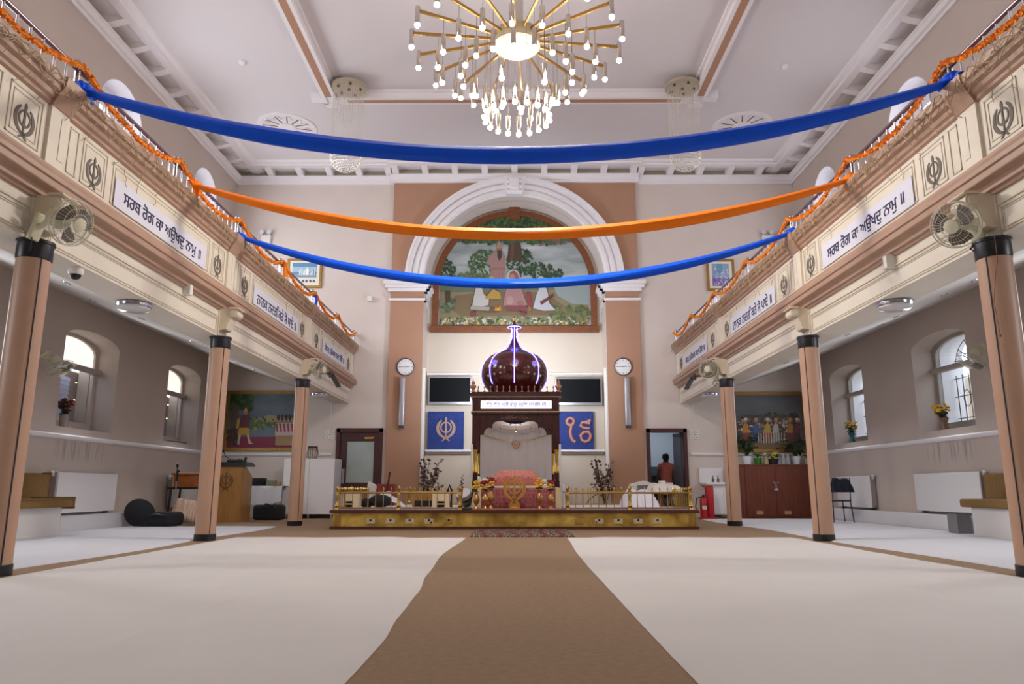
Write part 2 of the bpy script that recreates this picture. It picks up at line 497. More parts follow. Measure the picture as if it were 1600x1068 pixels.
for k, x in enumerate((-4.6, 0, 4.6)):  # unseen rear windows, added to go with the rear fill lamps
    P = plane((x, YF, 0), (-1, 0, 0), (0, 0, 1))
    wf = struct(MB().slab([arch(-1.1, 1.1, 4.2, 7.2, 1.1), arch(-1.0, 1.0, 4.3, 7.2, 1.0)], .06, P).build('window_%d' % wn, REVEAL)); wn += 1
    MB().slab([arch(-1.0, 1.0, 4.3, 7.2, 1.0)], .01, P).build('pane', LITG, wf)
# the alley outside the aisle windows
for s, nm in ((-1, 'left'), (1, 'right')):
    struct(MB().bx(s * 9.6, s * 9.9, YF, 20, -1, 3.0 if s > 0 else 3.2).build('wall_alley_' + nm, EXTW))

# far wall
DL, DR = (-4.47, -3.34), (3.33, 4.31)
P = plane((0, YB + .2, 0), (1, 0, 0), (0, 0, 1))      # faces the hall: w = -y
loops = [[(-WX - .4, 0), (WX + .4, 0), (WX + .4, ZC), (-WX - .4, ZC)],
         [(DL[0], .001), (DL[1], .001), (DL[1], 2.15), (DL[0], 2.15)],
         [(DR[0], .001), (DR[1], .001), (DR[1], 2.14), (DR[0], 2.14)],
         [(-2.6, .001), (2.6, .001), (2.6, 8.85), (-2.6, 8.85)]]
struct(MB().slab(loops, .2, P).build('wall_back', WALLB))
# projecting bay with the arch
OPW, SPR, BAY = 2.36, 6.0, 3.23
def archloop(hw, z0, zs, n=40): return [(-hw, z0), (hw, z0)] + [(hw * math.cos(PI * i / n), zs + hw * math.sin(PI * i / n)) for i in range(n + 1)]
P = plane((0, 18.7, 0), (1, 0, 0), (0, 0, 1))
struct(MB().slab([[(-BAY, .0), (BAY, .0), (BAY, 8.86), (-BAY, 8.86)], archloop(OPW, .001, SPR)], .32, P, 0, side=1).build('wall_bay', [BROWN, WALLB]))
# deep recess behind the arch
P = plane((0, 19.35, 0), (1, 0, 0), (0, 0, 1))
struct(MB().slab([archloop(OPW + .3, -.1, SPR), archloop(OPW, 0.001, SPR)], .68, P).build('wall_recess_reveal', WALLB))
struct(MB().bx(-2.7, 2.7, 19.3, 19.5, 0, 8.9).build('wall_recess', mat('#cfc1b0', .85, name='recess_paint')))
# arch moulding
m = MB()
for (r0, r1, d) in ((2.36, 2.85, .05), (2.40, 2.50, .09), (2.55, 2.66, .10), (2.70, 2.85, .14), (2.80, 2.86, .17)):
    n = 40
    o = [(r1 * math.cos(PI * i / n), SPR + r1 * math.sin(PI * i / n)) for i in range(n + 1)]
    i_ = [(r0 * math.cos(PI * i / n), SPR + r0 * math.sin(PI * i / n)) for i in range(n, -1, -1)]
    m.slab([o + i_], d, plane((0, 18.38, 0), (1, 0, 0), (0, 0, 1)))
tr = struct(m.build('trim_1', WHITE))
k = MB()
k.slab([[(-.22, 8.35), (.22, 8.35), (.3, 8.86), (-.3, 8.86)]], .2, plane((0, 18.38, 0), (1, 0, 0), (0, 0, 1)))
for z, d in ((8.42, .27), (8.56, .29), (8.7, .27)):
    k.cyl((-.2, 18.38 - d + .08, z), (.2, 18.38 - d + .08, z), .06, n=10)
k.rbox(-.12, .12, 18.06, 18.2, 8.45, 8.78, .03)
k.build('keystone', WHITE, tr)
# pilaster caps, both sides, with returns into the recess
n_ = 2
for s in (-1, 1):
    m = MB()
    for (z0, z1, d, e) in ((5.72, 5.80, .10, .06), (5.80, 5.88, .16, .12), (5.88, 5.98, .22, .16), (5.48, 5.54, .05, .04)):
        m.bx(s * (OPW - e), s * (BAY + e), 18.38 - d, 18.6, z0, z1)
        m.bx(s * (OPW - e), s * (OPW + .05), 18.38, 19.3, z0, z1)
    struct(m.build('trim_%d' % n_, WHITE)); n_ += 1
# vertical cable trunking beside the screens and the ledge between
m = MB()
for s in (-1, 1): m.bx(s * 2.30, s * 2.36, 18.6, 18.66, 0, 3.75)
m.bx(-2.34, 2.34, 19.22, 19.3, 3.66, 3.72)
struct(m.build('trim_%d' % n_, PLAST)); n_ += 1

# cornice with brackets all round
def cornice(name, a, b, inward):
    """a, b: corners of the wall line at z = 0; inward: unit vector into the hall"""
    global n_
    a, b, q = Vector(a), Vector(b), Vector(inward)
    def pr(l): return [q * d + Vector((0, 0, z)) for d, z in l]
    m = MB()
    m.extrude(pr([(0, 8.74), (.05, 8.74), (.05, 8.80), (.10, 8.82), (.12, 8.90), (.14, 8.92), (.14, 8.96), (0, 8.96)]), (a, b))
    m.extrude(pr([(0, ZC), (0, 9.125), (.32, 9.105), (.42, 9.045), (.60, 9.04), (.62, 9.07), (.72, 9.08), (.76, ZC - .005), (.76, ZC)]), (a, b))
    m.extrude(pr([(0, 8.95), (.012, 8.95), (.012, 9.12), (0, 9.12)]), (a, b), 1)  # olive wall strip, darkened to carry the shade between the brackets
    t = struct(m.build('trim_%d' % n_, [WHITE, mat('#a89f8c', .85, name='shaded_olive_frieze')])); n_ += 1
    L = (b - a).length; u = (b - a).normalized(); cnt = int(round((L - .3) / .82))
    for i in range(cnt + 1):
        c = a + u * (.15 + (L - .3) * i / cnt)
        if abs(abs(c.x) - WX) < .6 and abs(c.y - YB) < .6: continue
        if a.y < 5 and b.y > 5 and c.y < 4.0: continue
        prof = [(0, 8.96), (.10, 8.96), (.2, 8.97), (.32, 9.0), (.42, 9.03), (.5, 9.05), (.5, ZC), (0, ZC)]
        MB().extrude(pr(prof), (c - u * .08, c + u * .08)).build('bracket', WHITE, t)
    return t
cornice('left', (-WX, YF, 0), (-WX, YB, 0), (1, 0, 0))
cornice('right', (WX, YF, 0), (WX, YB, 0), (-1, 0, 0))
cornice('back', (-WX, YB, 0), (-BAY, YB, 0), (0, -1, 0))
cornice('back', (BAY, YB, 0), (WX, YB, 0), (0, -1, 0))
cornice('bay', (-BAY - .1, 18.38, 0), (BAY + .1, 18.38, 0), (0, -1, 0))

# ceiling beams: white sides, brown soffit
def beam(x0, x1, y0, y1):
    global n_
    m = MB().bx(x0, x1, y0, y1, 8.95, ZC + .01)
    lx = (x1 - x0) > (y1 - y0)
    e = .07
    if lx: m.bx(x0, x1, y0 - .05, y1 + .05, 9.07, ZC + .01); m.bx(x0 + .25, x1 - .25, y0 + .05, y1 - .05, 8.925, 8.96, 1); m.bx(x0, x1, y0 - .02, y0 + .05, 8.93, 8.97); m.bx(x0, x1, y1 - .05, y1 + .02, 8.93, 8.97)
    else: m.bx(x0 - .06, x1 + .06, y0, y1, 9.07, ZC + .01); m.bx(x0 + .06, x1 - .06, y0, y1 - .3, 8.925, 8.96, 1); m.bx(x0 - .02, x0 + .06, y0, y1, 8.93, 8.97); m.bx(x1 - .06, x1 + .02, y0, y1, 8.93, 8.97)
    struct(m.build('trim_%d' % n_, [WHITE, BROWN])); n_ += 1
beam(-4.12, -3.86, YF, 14.6)
beam(3.86, 4.12, YF, 14.6)
beam(-3.86, 3.86, 14.38, 14.6)
for s in (-1, 1):
    m = MB().bx(s * 3.84, s * 4.14, 14.58, 14.78, 8.93, ZC + .01).bx(s * 4.1, s * 4.4, 14.4, 14.58, 8.95, ZC + .01)
    struct(m.build('trim_%d' % n_, WHITE)); n_ += 1

# dado rails
m = MB()
def dado_prof(q): return [Vector(q) * d + Vector((0, 0, z)) for d, z in ((0, 1.50), (.03, 1.50), (.05, 1.53), (.05, 1.56), (.03, 1.58), (0, 1.58))]
for s in (-1, 1):
    m = MB().extrude(dado_prof((-s, 0, 0)), ((s * WX, YF, 0), (s * WX, YB, 0)))
    if s < 0: m.extrude(dado_prof((0, -1, 0)), ((-WX, YB, 0), (DL[0] - .12, YB, 0)))
    else: m.extrude(dado_prof((0, -1, 0)), ((DR[1] + .1, YB, 0), (WX, YB, 0)))
    struct(m.build('trim_%d' % n_, WHITE)); n_ += 1

# sloping ceilings under the galleries
SOFF = mat('#c9c2bd', .85, name='aisle_ceiling_paint')
AZ0, ASL = 2.90, 0.345
for s, nm in ((-1, 'left'), (1, 'right')):
    m = MB()
    z1 = AZ0 + ASL * (WX - 4.62)
    m.extrude([(s * 4.62, 0, AZ0), (s * WX, 0, z1), (s * WX, 0, z1 + .12), (s * 4.62, 0, AZ0 + .12)], ((0, YF, 0), (0, YB, 0)))
    struct(m.build('ceiling_aisle_' + nm, SOFF))

# doors
def frame_door(nm, x0, x1, zt):
    m = MB()
    m.bx(x0 - .02, x0 + .07, YB - .05, YB + .1, 0, zt + .03).bx(x1 - .07, x1 + .02, YB - .05, YB + .1, 0, zt + .03).bx(x0 - .02, x1 + .02, YB - .05, YB + .1, zt - .06, zt + .04)
    return struct(m.build(nm, DOORW))
d1 = frame_door('door_1', DL[0], DL[1], 2.15)
m = MB().slab([[(DL[0] + .07, .01), (DL[1] - .07, .01), (DL[1] - .07, 2.09), (DL[0] + .07, 2.09)],
               [(-4.22, .84), (-3.54, .84), (-3.54, 1.86), (-4.22, 1.86)]], .05, plane((0, YB + .06, 0), (1, 0, 0), (0, 0, 1)))
m.build('door_leaf', DOORW, d1)
MB().bx(-4.24, -3.52, YB + .03, YB + .04, .82, 1.88).build('glass_panel', mat('#a9b5b2', .3, var=.12, vs=2, name='frosted_door_glass'), d1)
MB().bx(-4.32, -4.26, YB - .005, YB + .02, .82, 1.18).build('push_plate', SILVER, d1)
MB().rbox(-3.78, -3.54, YB - .05, YB + .01, 1.91, 1.97, .01).build('door_closer', GOLD, d1)
d2 = frame_door('door_2', DR[0], DR[1], 2.14)
MB().bx(4.18, 4.235, YB + .1, YB + .95, .01, 2.08).build('door_leaf', mat('#4a4a50', .4, name='dark_grey_door'), d2)
MB().bx(4.0, 4.2, YB + .05, YB + .11, 1.98, 2.05).build('door_closer', mat('#2c2c30', .4), d2)
# the passage beyond the open door
BLUEW = mat('#a3adb9', .8, name='blue_grey_paint')
struct(MB().bx(2.9, 5.6, 22.4, 22.6, 0, 3).build('wall_passage_back', BLUEW))
struct(MB().bx(2.75, 2.95, 18.7, 22.5, 0, 3).build('wall_passage_left', BLUEW))
struct(MB().bx(5.5, 5.7, 18.7, 22.5, 0, 3).build('wall_passage_right', BLUEW))
struct(MB().bx(2.75, 5.7, 18.7, 22.6, 2.9, 3.1).build('ceiling_passage', BLUEW))
struct(MB().bx(2.75, 5.7, 19.4, 22.6, -.2, 0).build('floor_passage', mat('#4c4a48', .7)))

# ================================================================== THE GALLERIES
XF = 4.15
DIVY = (2.0, 6.1, 10.2, 14.33)          # pilaster strips on the parapet, over the columns
YEND = 18.47
EMB = mat('#6e655c', .7, name='grey_emblem_paint')
CABLE = mat('#b29c7c', .6, name='beige_cable')
def gallery(s, side):
    G = thing('gallery', 'cream and brown balcony gallery on columns along the %s side of the hall' % side, 'balcony', (s * 4.3, 6, 2.8))
    X = lambda d: s * (XF - d)
    def prof(l): return [(X(d), 0, z) for d, z in l]
    y0 = -5.0
    up = MB()
    up.extrude(prof([(-.3, 4.06), (.0, 4.06), (.025, 4.08), (.025, 4.11), (.05, 4.13), (.06, 4.17), (.10, 4.19), (.10, 4.235), (.125, 4.245), (.13, 4.31), (.115, 4.335), (-.3, 4.335)]), ((0, y0, 0), (0, YEND, 0)))
    for yd in DIVY: up.extrude(prof([(0, 4.06), (.04, 4.06), (.07, 4.12), (.11, 4.19), (.14, 4.24), (.15, 4.33), (0, 4.33)]), ((0, yd - .14, 0), (0, yd + .14, 0)))
    up.build('upper_cornice', MOULD, G)
    MB().bx(X(0), X(-.22), y0, YEND, 3.5, 4.1).build('parapet', CREAM, G)
    lo = MB()
    lo.extrude(prof([(-.3, 3.19), (-.02, 3.19), (-.01, 3.215), (.02, 3.22), (.02, 3.25), (.035, 3.27), (.10, 3.29), (.105, 3.30), (.105, 3.35), (.125, 3.36), (.125, 3.40), (.10, 3.42), (.07, 3.46), (.035, 3.49), (.03, 3.52), (-.3, 3.52)]), ((0, y0, 0), (0, YEND, 0)))
    lo.build('lower_cornice', MOULD, G)
    MB().bx(X(-.05), X(-.47), y0, YEND, 2.81, 3.2).build('fascia', mat('#e2d9ca', .55, var=.05, vs=2, name='fascia_paint'), G)
    m = MB()
    m.bx(s * 4.2, s * 7.4, y0, YEND, 4.0, 4.04)
    m.build('deck', mat('#8a7c70', .9), G)
    # parapet strips and frames
    st = MB()
    for yd in DIVY:
        st = MB().bx(X(0), X(.03), yd - .13, yd + .13, 3.52, 4.07)
        st.bx(X(.029), X(.036), yd + .02, yd + .1, 3.6, 4.0)
        st.build('pilaster_strip', CREAM, G)
    fr = MB()
    def framer(ya, yb, za, zb, t=.010, d=.008, mb=fr, dd=0):
        for q in ((ya, yb, za, za + t), (ya, yb, zb - t, zb), (ya, ya + t, za, zb), (yb - t, yb, za, zb)):
            mb.bx(X(dd), X(dd + d), q[0], q[1], q[2], q[3])
    for yd in DIVY:
        e = yd + 4.1
        if yd > 14: e = YEND
        for (a, b) in ((yd + .2, yd + .34), (yd + .42, yd + .84), (yd + .95, e - .72 if yd < 14 else e - .83), (e - .62 if yd < 14 else e - .76, e - .20 if yd < 14 else e - .34)):
            framer(a, b, 3.57, 4.02); 
            if b - a > .3: framer(a + .045, b - .045, 3.615, 3.975,   .007, .006)
    fr.build('panel_moulding', LINE, G)
    ff = MB()
    for yd in DIVY:
        e = yd + 4.1 if yd < 14 else YEND
        framer(yd + .16, e - .16, 2.84, 3.06, .014, .010, ff, -.05)
        framer(yd + .19, e - .19, 2.865, 3.035, .008, .008, ff, -.05)
        ff.bx(X(-.05), X(-.035), yd + .14, e - .14, 3.08, 3.10)
        ff.bx(X(-.05), X(-.03), yd - .13, yd + .13, 2.815, 3.19)
    ff.build('fascia_moulding', mat('#d8cdba', .6), G)
    # scroll brackets over the columns
    for yd in DIVY[1:]:
        pr = []
        for i in range(9):
            a = PI * .5 - PI * 1.15 * i / 8
            pr.append((.15 + .065 * math.cos(a), 3.145 + .065 * math.sin(a)))
        pr += [(.12, 3.05), (.09, 3.0), (.08, 2.95), (.06, 2.91), (-.05, 2.89), (-.05, 3.21)]
        cb = MB().extrude(prof(pr), ((0, yd - .11, 0), (0, yd + .11, 0)))
        for e in (-.115, .115): cb.cyl((X(.15), yd + e - .01, 3.145), (X(.15), yd + e + .01, 3.145), .045, n=12)
        cb.extrude(prof([(.1, 3.2), (.24, 3.2), (.22, 3.225), (.1, 3.225)]), ((0, yd - .13, 0), (0, yd + .13, 0)))
        cb.build('scroll_bracket', mat('#dccfb9', .5), G)
    # painted emblems
    ems = [yd + o for yd in DIVY[1:] for o in ((-.41, .63) if True else ())] + [17.92]
    for y in ems:
        m = MB()
        P = plane((X(0), y, 3.745), (0, -s, 0), (0, 0, 1))
        khanda(m, P, .335, .006)
        m.build('painted_emblem', EMB, G)
    # banners
    for n, (a, b, txt, h, w, desc) in enumerate((
            (7.10, 9.37, 'ਸਰਬ ਰੋਗ ਕਾ ਅਉਖਦੁ ਨਾਮੁ ॥', .205, 1.92, 'longest and nearest'),
            (11.20, 13.60, 'ਨਾਨਕ ਨਦਰਿ ਕਰੇ ਸੋ ਪਾਏ ॥', .21, 2.1, 'middle one'),
            (15.40, 17.58, 'ਸੇਵਕੁ ਨਿਰਮਲ ਸਦਾ ਹੋਇ ॥', .2, 1.8, 'farthest'))):
        B = thing('text_banner', 'white banner with navy Gurmukhi lettering on %s gallery front, %s of three' % (side, desc), 'banner', (s * (XF - .01), (a + b) / 2, 3.55), group=None)
        MB().bx(X(.013), X(.018), a, b, 3.565, 3.87).build('banner_sheet', mat('#dcdce8', .7, name='white_banner_vinyl'), B)
        m = MB()
        write(m, txt, plane((X(.018), (a + b) / 2, 3.715), (0, -s, 0), (0, 0, 1)), w, h, .003, bold=.0035)
        m.build('lettering', INK, B)
    # tangle of wire over the top cornice
    rnd = random.Random(5 + s)
    m = MB()
    for strand in range(5):
        pts = []; y = 3.6
        while y < YEND - .1:
            ph = rnd.random()
            d = .135 + .012 * rnd.random(); z = 4.19 + .13 * rnd.random() + .02 * math.sin(y * 3 + strand)
            if strand > 1 and ph < .3: d = .14 + .015 * rnd.random(); z = 4.07 + .1 * rnd.random()
            pts.append((X(d), y, z)); y += .05 + .09 * rnd.random()
        m.tube(pts, .004, 4, cap=False)
    for i in range(40):
        y = 4 + 14 * i / 40 + rnd.random() * .2; z = 4.2 - rnd.random() * .05; d = .13
        pts = [(X(d), y, z)]; L = int(3 + rnd.random() * 5)
        for q in range(L):
            d = max(.02, d - .03); y += (rnd.random() - .5) * .12; z -= .035 + .02 * rnd.random(); pts.append((X(max(d, .015 if z < 4.05 else .07)), y, z))
        m.tube(pts, .0035, 4, cap=False)
    tag(m.build('light_string', CABLE), 'tangled beige light cable laid along the %s gallery top cornice' % side, 'cable')
    # railing
    RL = thing('gallery_railing', 'polished steel railing with slim white balusters on the %s gallery' % side, 'railing', (s * XF, 6, 4.335))
    XR = s * (XF + .0)
    rb = MB().tube([(XR, 3.9, 4.61), (XR, YEND, 4.61)], .024, 10)
    rb.build('handrail', mat('#8d7f86', .25, .9, name='brushed_rail'), RL)
    MB().tube([(XR, 3.9, 4.36), (XR, YEND, 4.36)], .012, 8).build('bottom_rail', STEEL, RL)
    posts = [4.25, 6.3, 8.35, 10.36, 12.42, 14.5, 16.5, 18.38]
    for p in posts:
        m = MB().cyl((XR, p, 4.335), (XR, p, 4.64), .026, n=12).sph((XR, p, 4.675), .036, n=12)
        m.cyl((XR, p, 4.63), (XR, p, 4.65), .034, n=12)
        m.build('post', STEEL, RL)
    balm = mat('#dddbe6', .3, .35, name='pale_baluster_metal')
    proto = None
    for a, b in zip(posts, posts[1:]):
        k = 12
        for i in range(1, k):
            y = a + (b - a) * i / k
            if proto is None:
                proto = MB().cyl((XR, 0, 4.36), (XR, 0, 4.6), .011, n=8).build('baluster', balm, RL); o = proto
            else:
                o = proto.copy(); COL.objects.link(o)
            o.location = (0, y, 0)
            if o is proto:
                pass
    # marigold garland swagged from post to post
    rnd = random.Random(11 + s)
    pts = []
    for a, b in zip(posts, posts[1:]):
        for i in range(20):
            t = i / 20
            sag = 1 - (2 * t - 1) ** 2
            pts.append(Vector((s * (XF - .055 - .03 * sag), a + (b - a) * t, 4.655 - .24 * sag - .02 * rnd.random())))
    pts.append(Vector((s * (XF - .06), posts[-1] + .02, 4.63)))
    m = MB()
    m.tube([p for p in pts], .018, 7)
    fine = []
    for a, b in zip(pts, pts[1:]):
        for q in range(4): fine.append(a.lerp(b, q / 4))
    for p in fine:
        for q in range(9):
            v = Vector((rnd.gauss(0, 1), rnd.gauss(0, .8), rnd.gauss(0, 1))).normalized()
            t = v.orthogonal().normalized() * .012
            L = .026 + .012 * rnd.random()
            w_ = v.cross(t).normalized() * .01
            m.add([p + t, p - t, p + v * L - t * .8 + w_, p + v * L + t * .8 - w_], [(0, 1, 2, 3)], 1)
    tag(m.build('marigold_garland', [mat('#ff9020', .8, name='orange_petal'), mat('#ffa030', .8, var=.15, vs=30, name='bright_orange_petal')], fix=False), 'frilly orange garland swagged from post to post along the %s gallery railing' % side, 'garland')
gallery(-1, 'left'); gallery(1, 'right')

# orange and blue tails hanging off the railing at left
def tail(name, label, x, y, z, L, c, rx=.03):
    m = MB(); pts = [(x, y, z), (x + .01, y + .01, z - L * .4), (x, y + .015, z - L)]
    m.tube(pts, [rx * .7, rx, rx * 1.1], 8).sph((x, y, z), rx * 1.2, n=10)
    tag(m.build(name, c), label, 'cloth')
BLUE = mat('#0055e4', .5, var=.10, vs=3, bump=.12, bs=14, spec=.25, name='blue_satin')
ORANGE = mat('#ff8208', .5, var=.06, vs=3, bump=.12, bs=14, spec=.25, name='orange_satin')
tail('cloth_knot', 'short blue cloth end tied to a far post of the left gallery railing', -4.08, 14.5, 4.56, .2, BLUE)
tail('tinsel_end', 'orange tinsel end hanging below the left railing beside the framed palace picture', -4.07, 12.42, 4.6, .22, mat('#f07a12', .8), .035)

# columns
def column(s, y, desc):
    x = s * 4.19
    c = thing('column', desc, 'column', (x, y, 0))
    MB().lathe([(.142, 0), (.142, .085), (.138, .09), (.13, .09)], 28, M=Matrix.Translation((x, y, 0))).build('base', BLACK, c)
    MB().lathe([(.134, .085), (.134, 2.66)], 36, M=Matrix.Translation((x, y, 0))).build('shaft', COLM, c)
    MB().lathe([(.138, 2.64), (.142, 2.65), (.142, 2.78), (.152, 2.785), (.152, 2.81), (.1, 2.812)], 28, M=Matrix.Translation((x, y, 0))).build('capital', BLACK, c)
    a = math.atan2(-y, -x) + (R(-24) if s > 0 else R(24))
    for k in (0, 1):
        aa = a + k * PI
        px, py = x + .134 * math.cos(aa), y + .134 * math.sin(aa)
        MB().bx(-.004, .004, -.005, .005, .09, 2.65, M=Matrix.Translation((px, py, 0)) @ Matrix.Rotation(aa, 4, 'Z')).build('joint_strip', mat('#201c1c', .6), c)
    return c
for s, sd in ((-1, 'left'), (1, 'right')):
    for y, q in zip(COLY, ('nearest', 'middle', 'farthest')):
        column(s, y, 'round pink brown column with black cap and base, %s of the three on the %s' % (q, sd))

# ------------------------------------------------------------------ satin drapes across the hall
def drape(name, label, pa, mid, pb, half, m_, sdw):
    """sagging gathered cloth from pa to pb; half-height at the middle"""
    pa, mid, pb = Vector(pa), Vector(mid), Vector(pb)
    n = 64; mb = MB(); vs = []; k = 16
    for i in range(n + 1):
        t = i / n
        p = pa.lerp(pb, t); base = pa.lerp(pb, .5)
        q = 1 - (2 * t - 1) ** 2
        p = p + (mid - base) * q
        wd = half * min(1, .34 + 1.5 * min(t, 1 - t) ** .55)
        for j in range(k):
            a = 2 * PI * j / k
            # a folded band: flat upper face tilted, rounded lower roll
            r = 1 + .05 * math.sin(3 * a + 5 * t) + .03 * math.sin(7 * a + 14 * t)
            ca, sa = math.cos(a), math.sin(a)
            yy = math.copysign(abs(ca) ** 1.5, ca) * wd * 1.05 * r; zz = math.copysign(abs(sa) ** 1.15, sa) * wd * r
            yy += wd * .75 * max(0, sa) - wd * .25 * max(0, -sa)
            vs.append((p.x, p.y + yy, p.z + zz))
    fs = []
    for i in range(n):
        for j in range(k): fs.append((i * k + j, i * k + (j + 1) % k, (i + 1) * k + (j + 1) % k, (i + 1) * k + j))
    mb.add(vs, fs, 0, True)
    d = thing(name, label, 'drape', tuple(pa))
    mb.build('swag', m_, d)
    for p in (pa, pb):
        kb = MB().sph(tuple(p), half * .6, (1, 1.1, 1.3), n=12)
        q0 = math.copysign(1, p.x)
        for e, dz in ((.10, .05), (-.09, .02), (.05, -.12)): kb.tube([p, p + Vector((q0 * .0, e, dz)), p + Vector((q0 * .02, e * 1.6, dz * .4)), p + Vector((0, e * .8, dz - .05))], [half * .25, half * .42, half * .38, half * .2], 8)
        kb.tube([p, p + Vector((0, .03, -.05)), p + Vector((0, .05, -.12))], [half * .3, half * .5, half * .55], 8)
        kb.build('knot', m_, d)
    return d
drape('satin_drape', 'wide blue satin drape hung across the hall nearest the camera', (-4.07, 6.32, 4.40), (.02, 6.2, 3.68), (4.07, 6.2, 4.40), .105, BLUE, 1)
drape('satin_drape', 'orange satin drape hung across the hall in front of the arch', (-4.07, 8.75, 4.5), (.03, 8.4, 3.71), (4.07, 8.3, 4.36), .088, ORANGE, 1)
drape('satin_drape', 'narrow blue satin drape hung lowest in view before the arched painting', (-4.07, 10.34, 4.37), (.03, 10.3, 3.63), (4.07, 10.2, 4.37), .085, BLUE, 1)

# ------------------------------------------------------------------ wall fans
CAGE = mat('#c9c6b0', .35, name='fan_cage_cream')
def make_fan(label, loc, rot, r=.195):
    """front looks along -Y of the local frame, wall bracket behind"""
    f = local('oscillating_fan', label, 'fan', loc, None, rot)
    m = MB()
    for rr, y in ((r, -.02), (r, .03), (r * .72, -.065), (r * .45, -.08), (r * .8, .075)):
        m.tube([(rr * math.cos(2 * PI * i / 32), y, rr * math.sin(2 * PI * i / 32)) for i in range(32)], .0055 if rr == r else .0025, 6, closed=True)
    for i in range(36):
        a = 2 * PI * i / 36; c, s_ = math.cos(a), math.sin(a)
        m.tube([(r * c, -.02, r * s_), (r * .72 * c, -.065, r * .72 * s_), (.06 * c, -.085, .06 * s_)], .0014, 4, cap=False)
        m.tube([(r * c, .03, r * s_), (r * .8 * c, .075, r * .8 * s_), (.06 * c, .10, .06 * s_)], .0014, 4, cap=False)
    m.build('cage', CAGE, f)
    MB().lathe([(.062, 0), (.06, .012), (.03, .02), (0, .021)], 24, M=Matrix.Translation((0, -.08, 0)) @ Matrix.Rotation(PI / 2, 4, 'X')).build('badge', PVC, f)
    for k in range(3):
        b = MB(); a0 = 2 * PI * k / 3 + .4; vs = []
        n = 7
        for i in range(n):
            t = i / (n - 1); rr = .05 + t * (r - .07)
            wd = .30 + .42 * math.sin(PI * (.25 + .6 * t))
            for j in (-1, 0, 1):
                a = a0 + j * wd + .25 * t
                vs.append((rr * math.cos(a), -.01 + .022 * j, rr * math.sin(a)))
        fs = []
        for i in range(n - 1):
            for j in range(2): fs.append((i * 3 + j, i * 3 + j + 1, i * 3 + j + 4, i * 3 + j + 3))
        b.add(vs, fs, 0, True)
        b.build('blade', mat('#62564e', .35, name='smoky_blade'), f, fix=False)
    MB().lathe([(.05, -.06), (.075, -.03), (.085, .03), (.07, .10), (.03, .13)], 20, M=Matrix.Translation((0, .12, 0)) @ Matrix.Rotation(-PI / 2, 4, 'X')).build('motor', PVC, f)
    a = MB().tube([(0, .2, 0), (0, .25, -.03), (0, .28, -.09), (0, .33, -.12)], .025, 10)
    a.build('arm', PVC, f)
    b = MB().rbox(-.055, .055, .31, .35, -.24, .0, .012)
    bk = b.build('bracket', PVC, f)
    MB().tube([(-.02, .32, -.22), (-.06, .26, -.25), (-.02, .28, -.33), (.02, .33, -.27)], .008, 6).build('cable', BLACK, f)
    return f
def aim(dx, dy, dz):
    # rotation that turns local -Y onto the given direction
    v = Vector((dx, dy, dz)).normalized()
    return (math.asin(-v.z) * 1.0, 0, math.atan2(v.x, -v.y))
make_fan('wall fan with cream cage at the top of the nearest left column', (-3.74, 5.86, 2.90), aim(.93, -.2, -.32))
make_fan('wall fan with cream cage at the top of the nearest right column', (3.78, 5.92, 2.89), aim(-.78, -.5, -.38))
make_fan('wall fan with cream cage above the farthest left column', (-3.84, 14.25, 3.0), aim(.95, -.3, -.1))
make_fan('wall fan with cream cage above the farthest right column', (3.84, 14.25, 3.0), aim(-.6, -.8, -.1))
make_fan('wall fan tilted down beside the first arched window of the left aisle', tuple(at_x(94, 577, -7.15)), aim(.53, .10, -.83), .21)
make_fan('wall fan tilted down beside the first arched window of the right aisle', tuple(at_x(1517, 565, 7.15)), aim(-.53, .10, -.83), .21)

# dark bracket floodlights below the lower cornice at the far end
for s, sd in ((-1, 'left'), (1, 'right')):
    f = local('floodlight', 'black flat floodlight on a bracket under the far end of the %s gallery' % sd, 'floodlight', (s * 3.93, 15.5 if s < 0 else 15.9, 3.10), None, (R(-28), 0, R(10) * s))
    MB().rbox(-.05, .05, -.02, .46, -.02, .02, .008).build('housing', BLACK, f)
    MB().bx(-.04, .04, .05, .42, -.028, -.02).build('lens', mat('#6d7078', .2), f)
    MB().rbox(-.035, .035, -.09, -.0, -.05, .02, .008).bx(-.012, .012, -.07, -.04, -.12, -.04).bx(s * .012, s * .27, -.06, -.03, -.02, .005).build('bracket', mat('#4a4644', .5), f)

# round ceiling lamps under the galleries
def drum_lamp(label, p, r=.19):
    l = thing('ceiling_lamp', label, 'ceiling lamp', tuple(p))
    MB().lathe([(r * .8, 0), (r, -.012), (r, -.05), (r * .97, -.06)], 32, M=Matrix.Translation(p)).build('rim', STEEL, l)
    MB().lathe([(r * .96, -.05), (r * .96, -.075), (r * .8, -.095), (0, -.1)], 32, M=Matrix.Translation(p)).build('diffuser', mat('#d5d2d2', .15, name='ribbed_opal_glass'), l)
for (px, py, lb) in ((233, 473, 'round glass ceiling lamp between the first two left columns'), (1385, 471, 'round glass ceiling lamp between the first two right columns'),
                     (511, 614, 'round glass ceiling lamp beyond the farthest left column'), (1101, 614, 'round glass ceiling lamp beyond the farthest right column')):
    p = at_z(px, py, 2.81)
    p.x = math.copysign(4.42, p.x); p = Vector((p.x, p.y, 2.81))
    drum_lamp(lb, p)
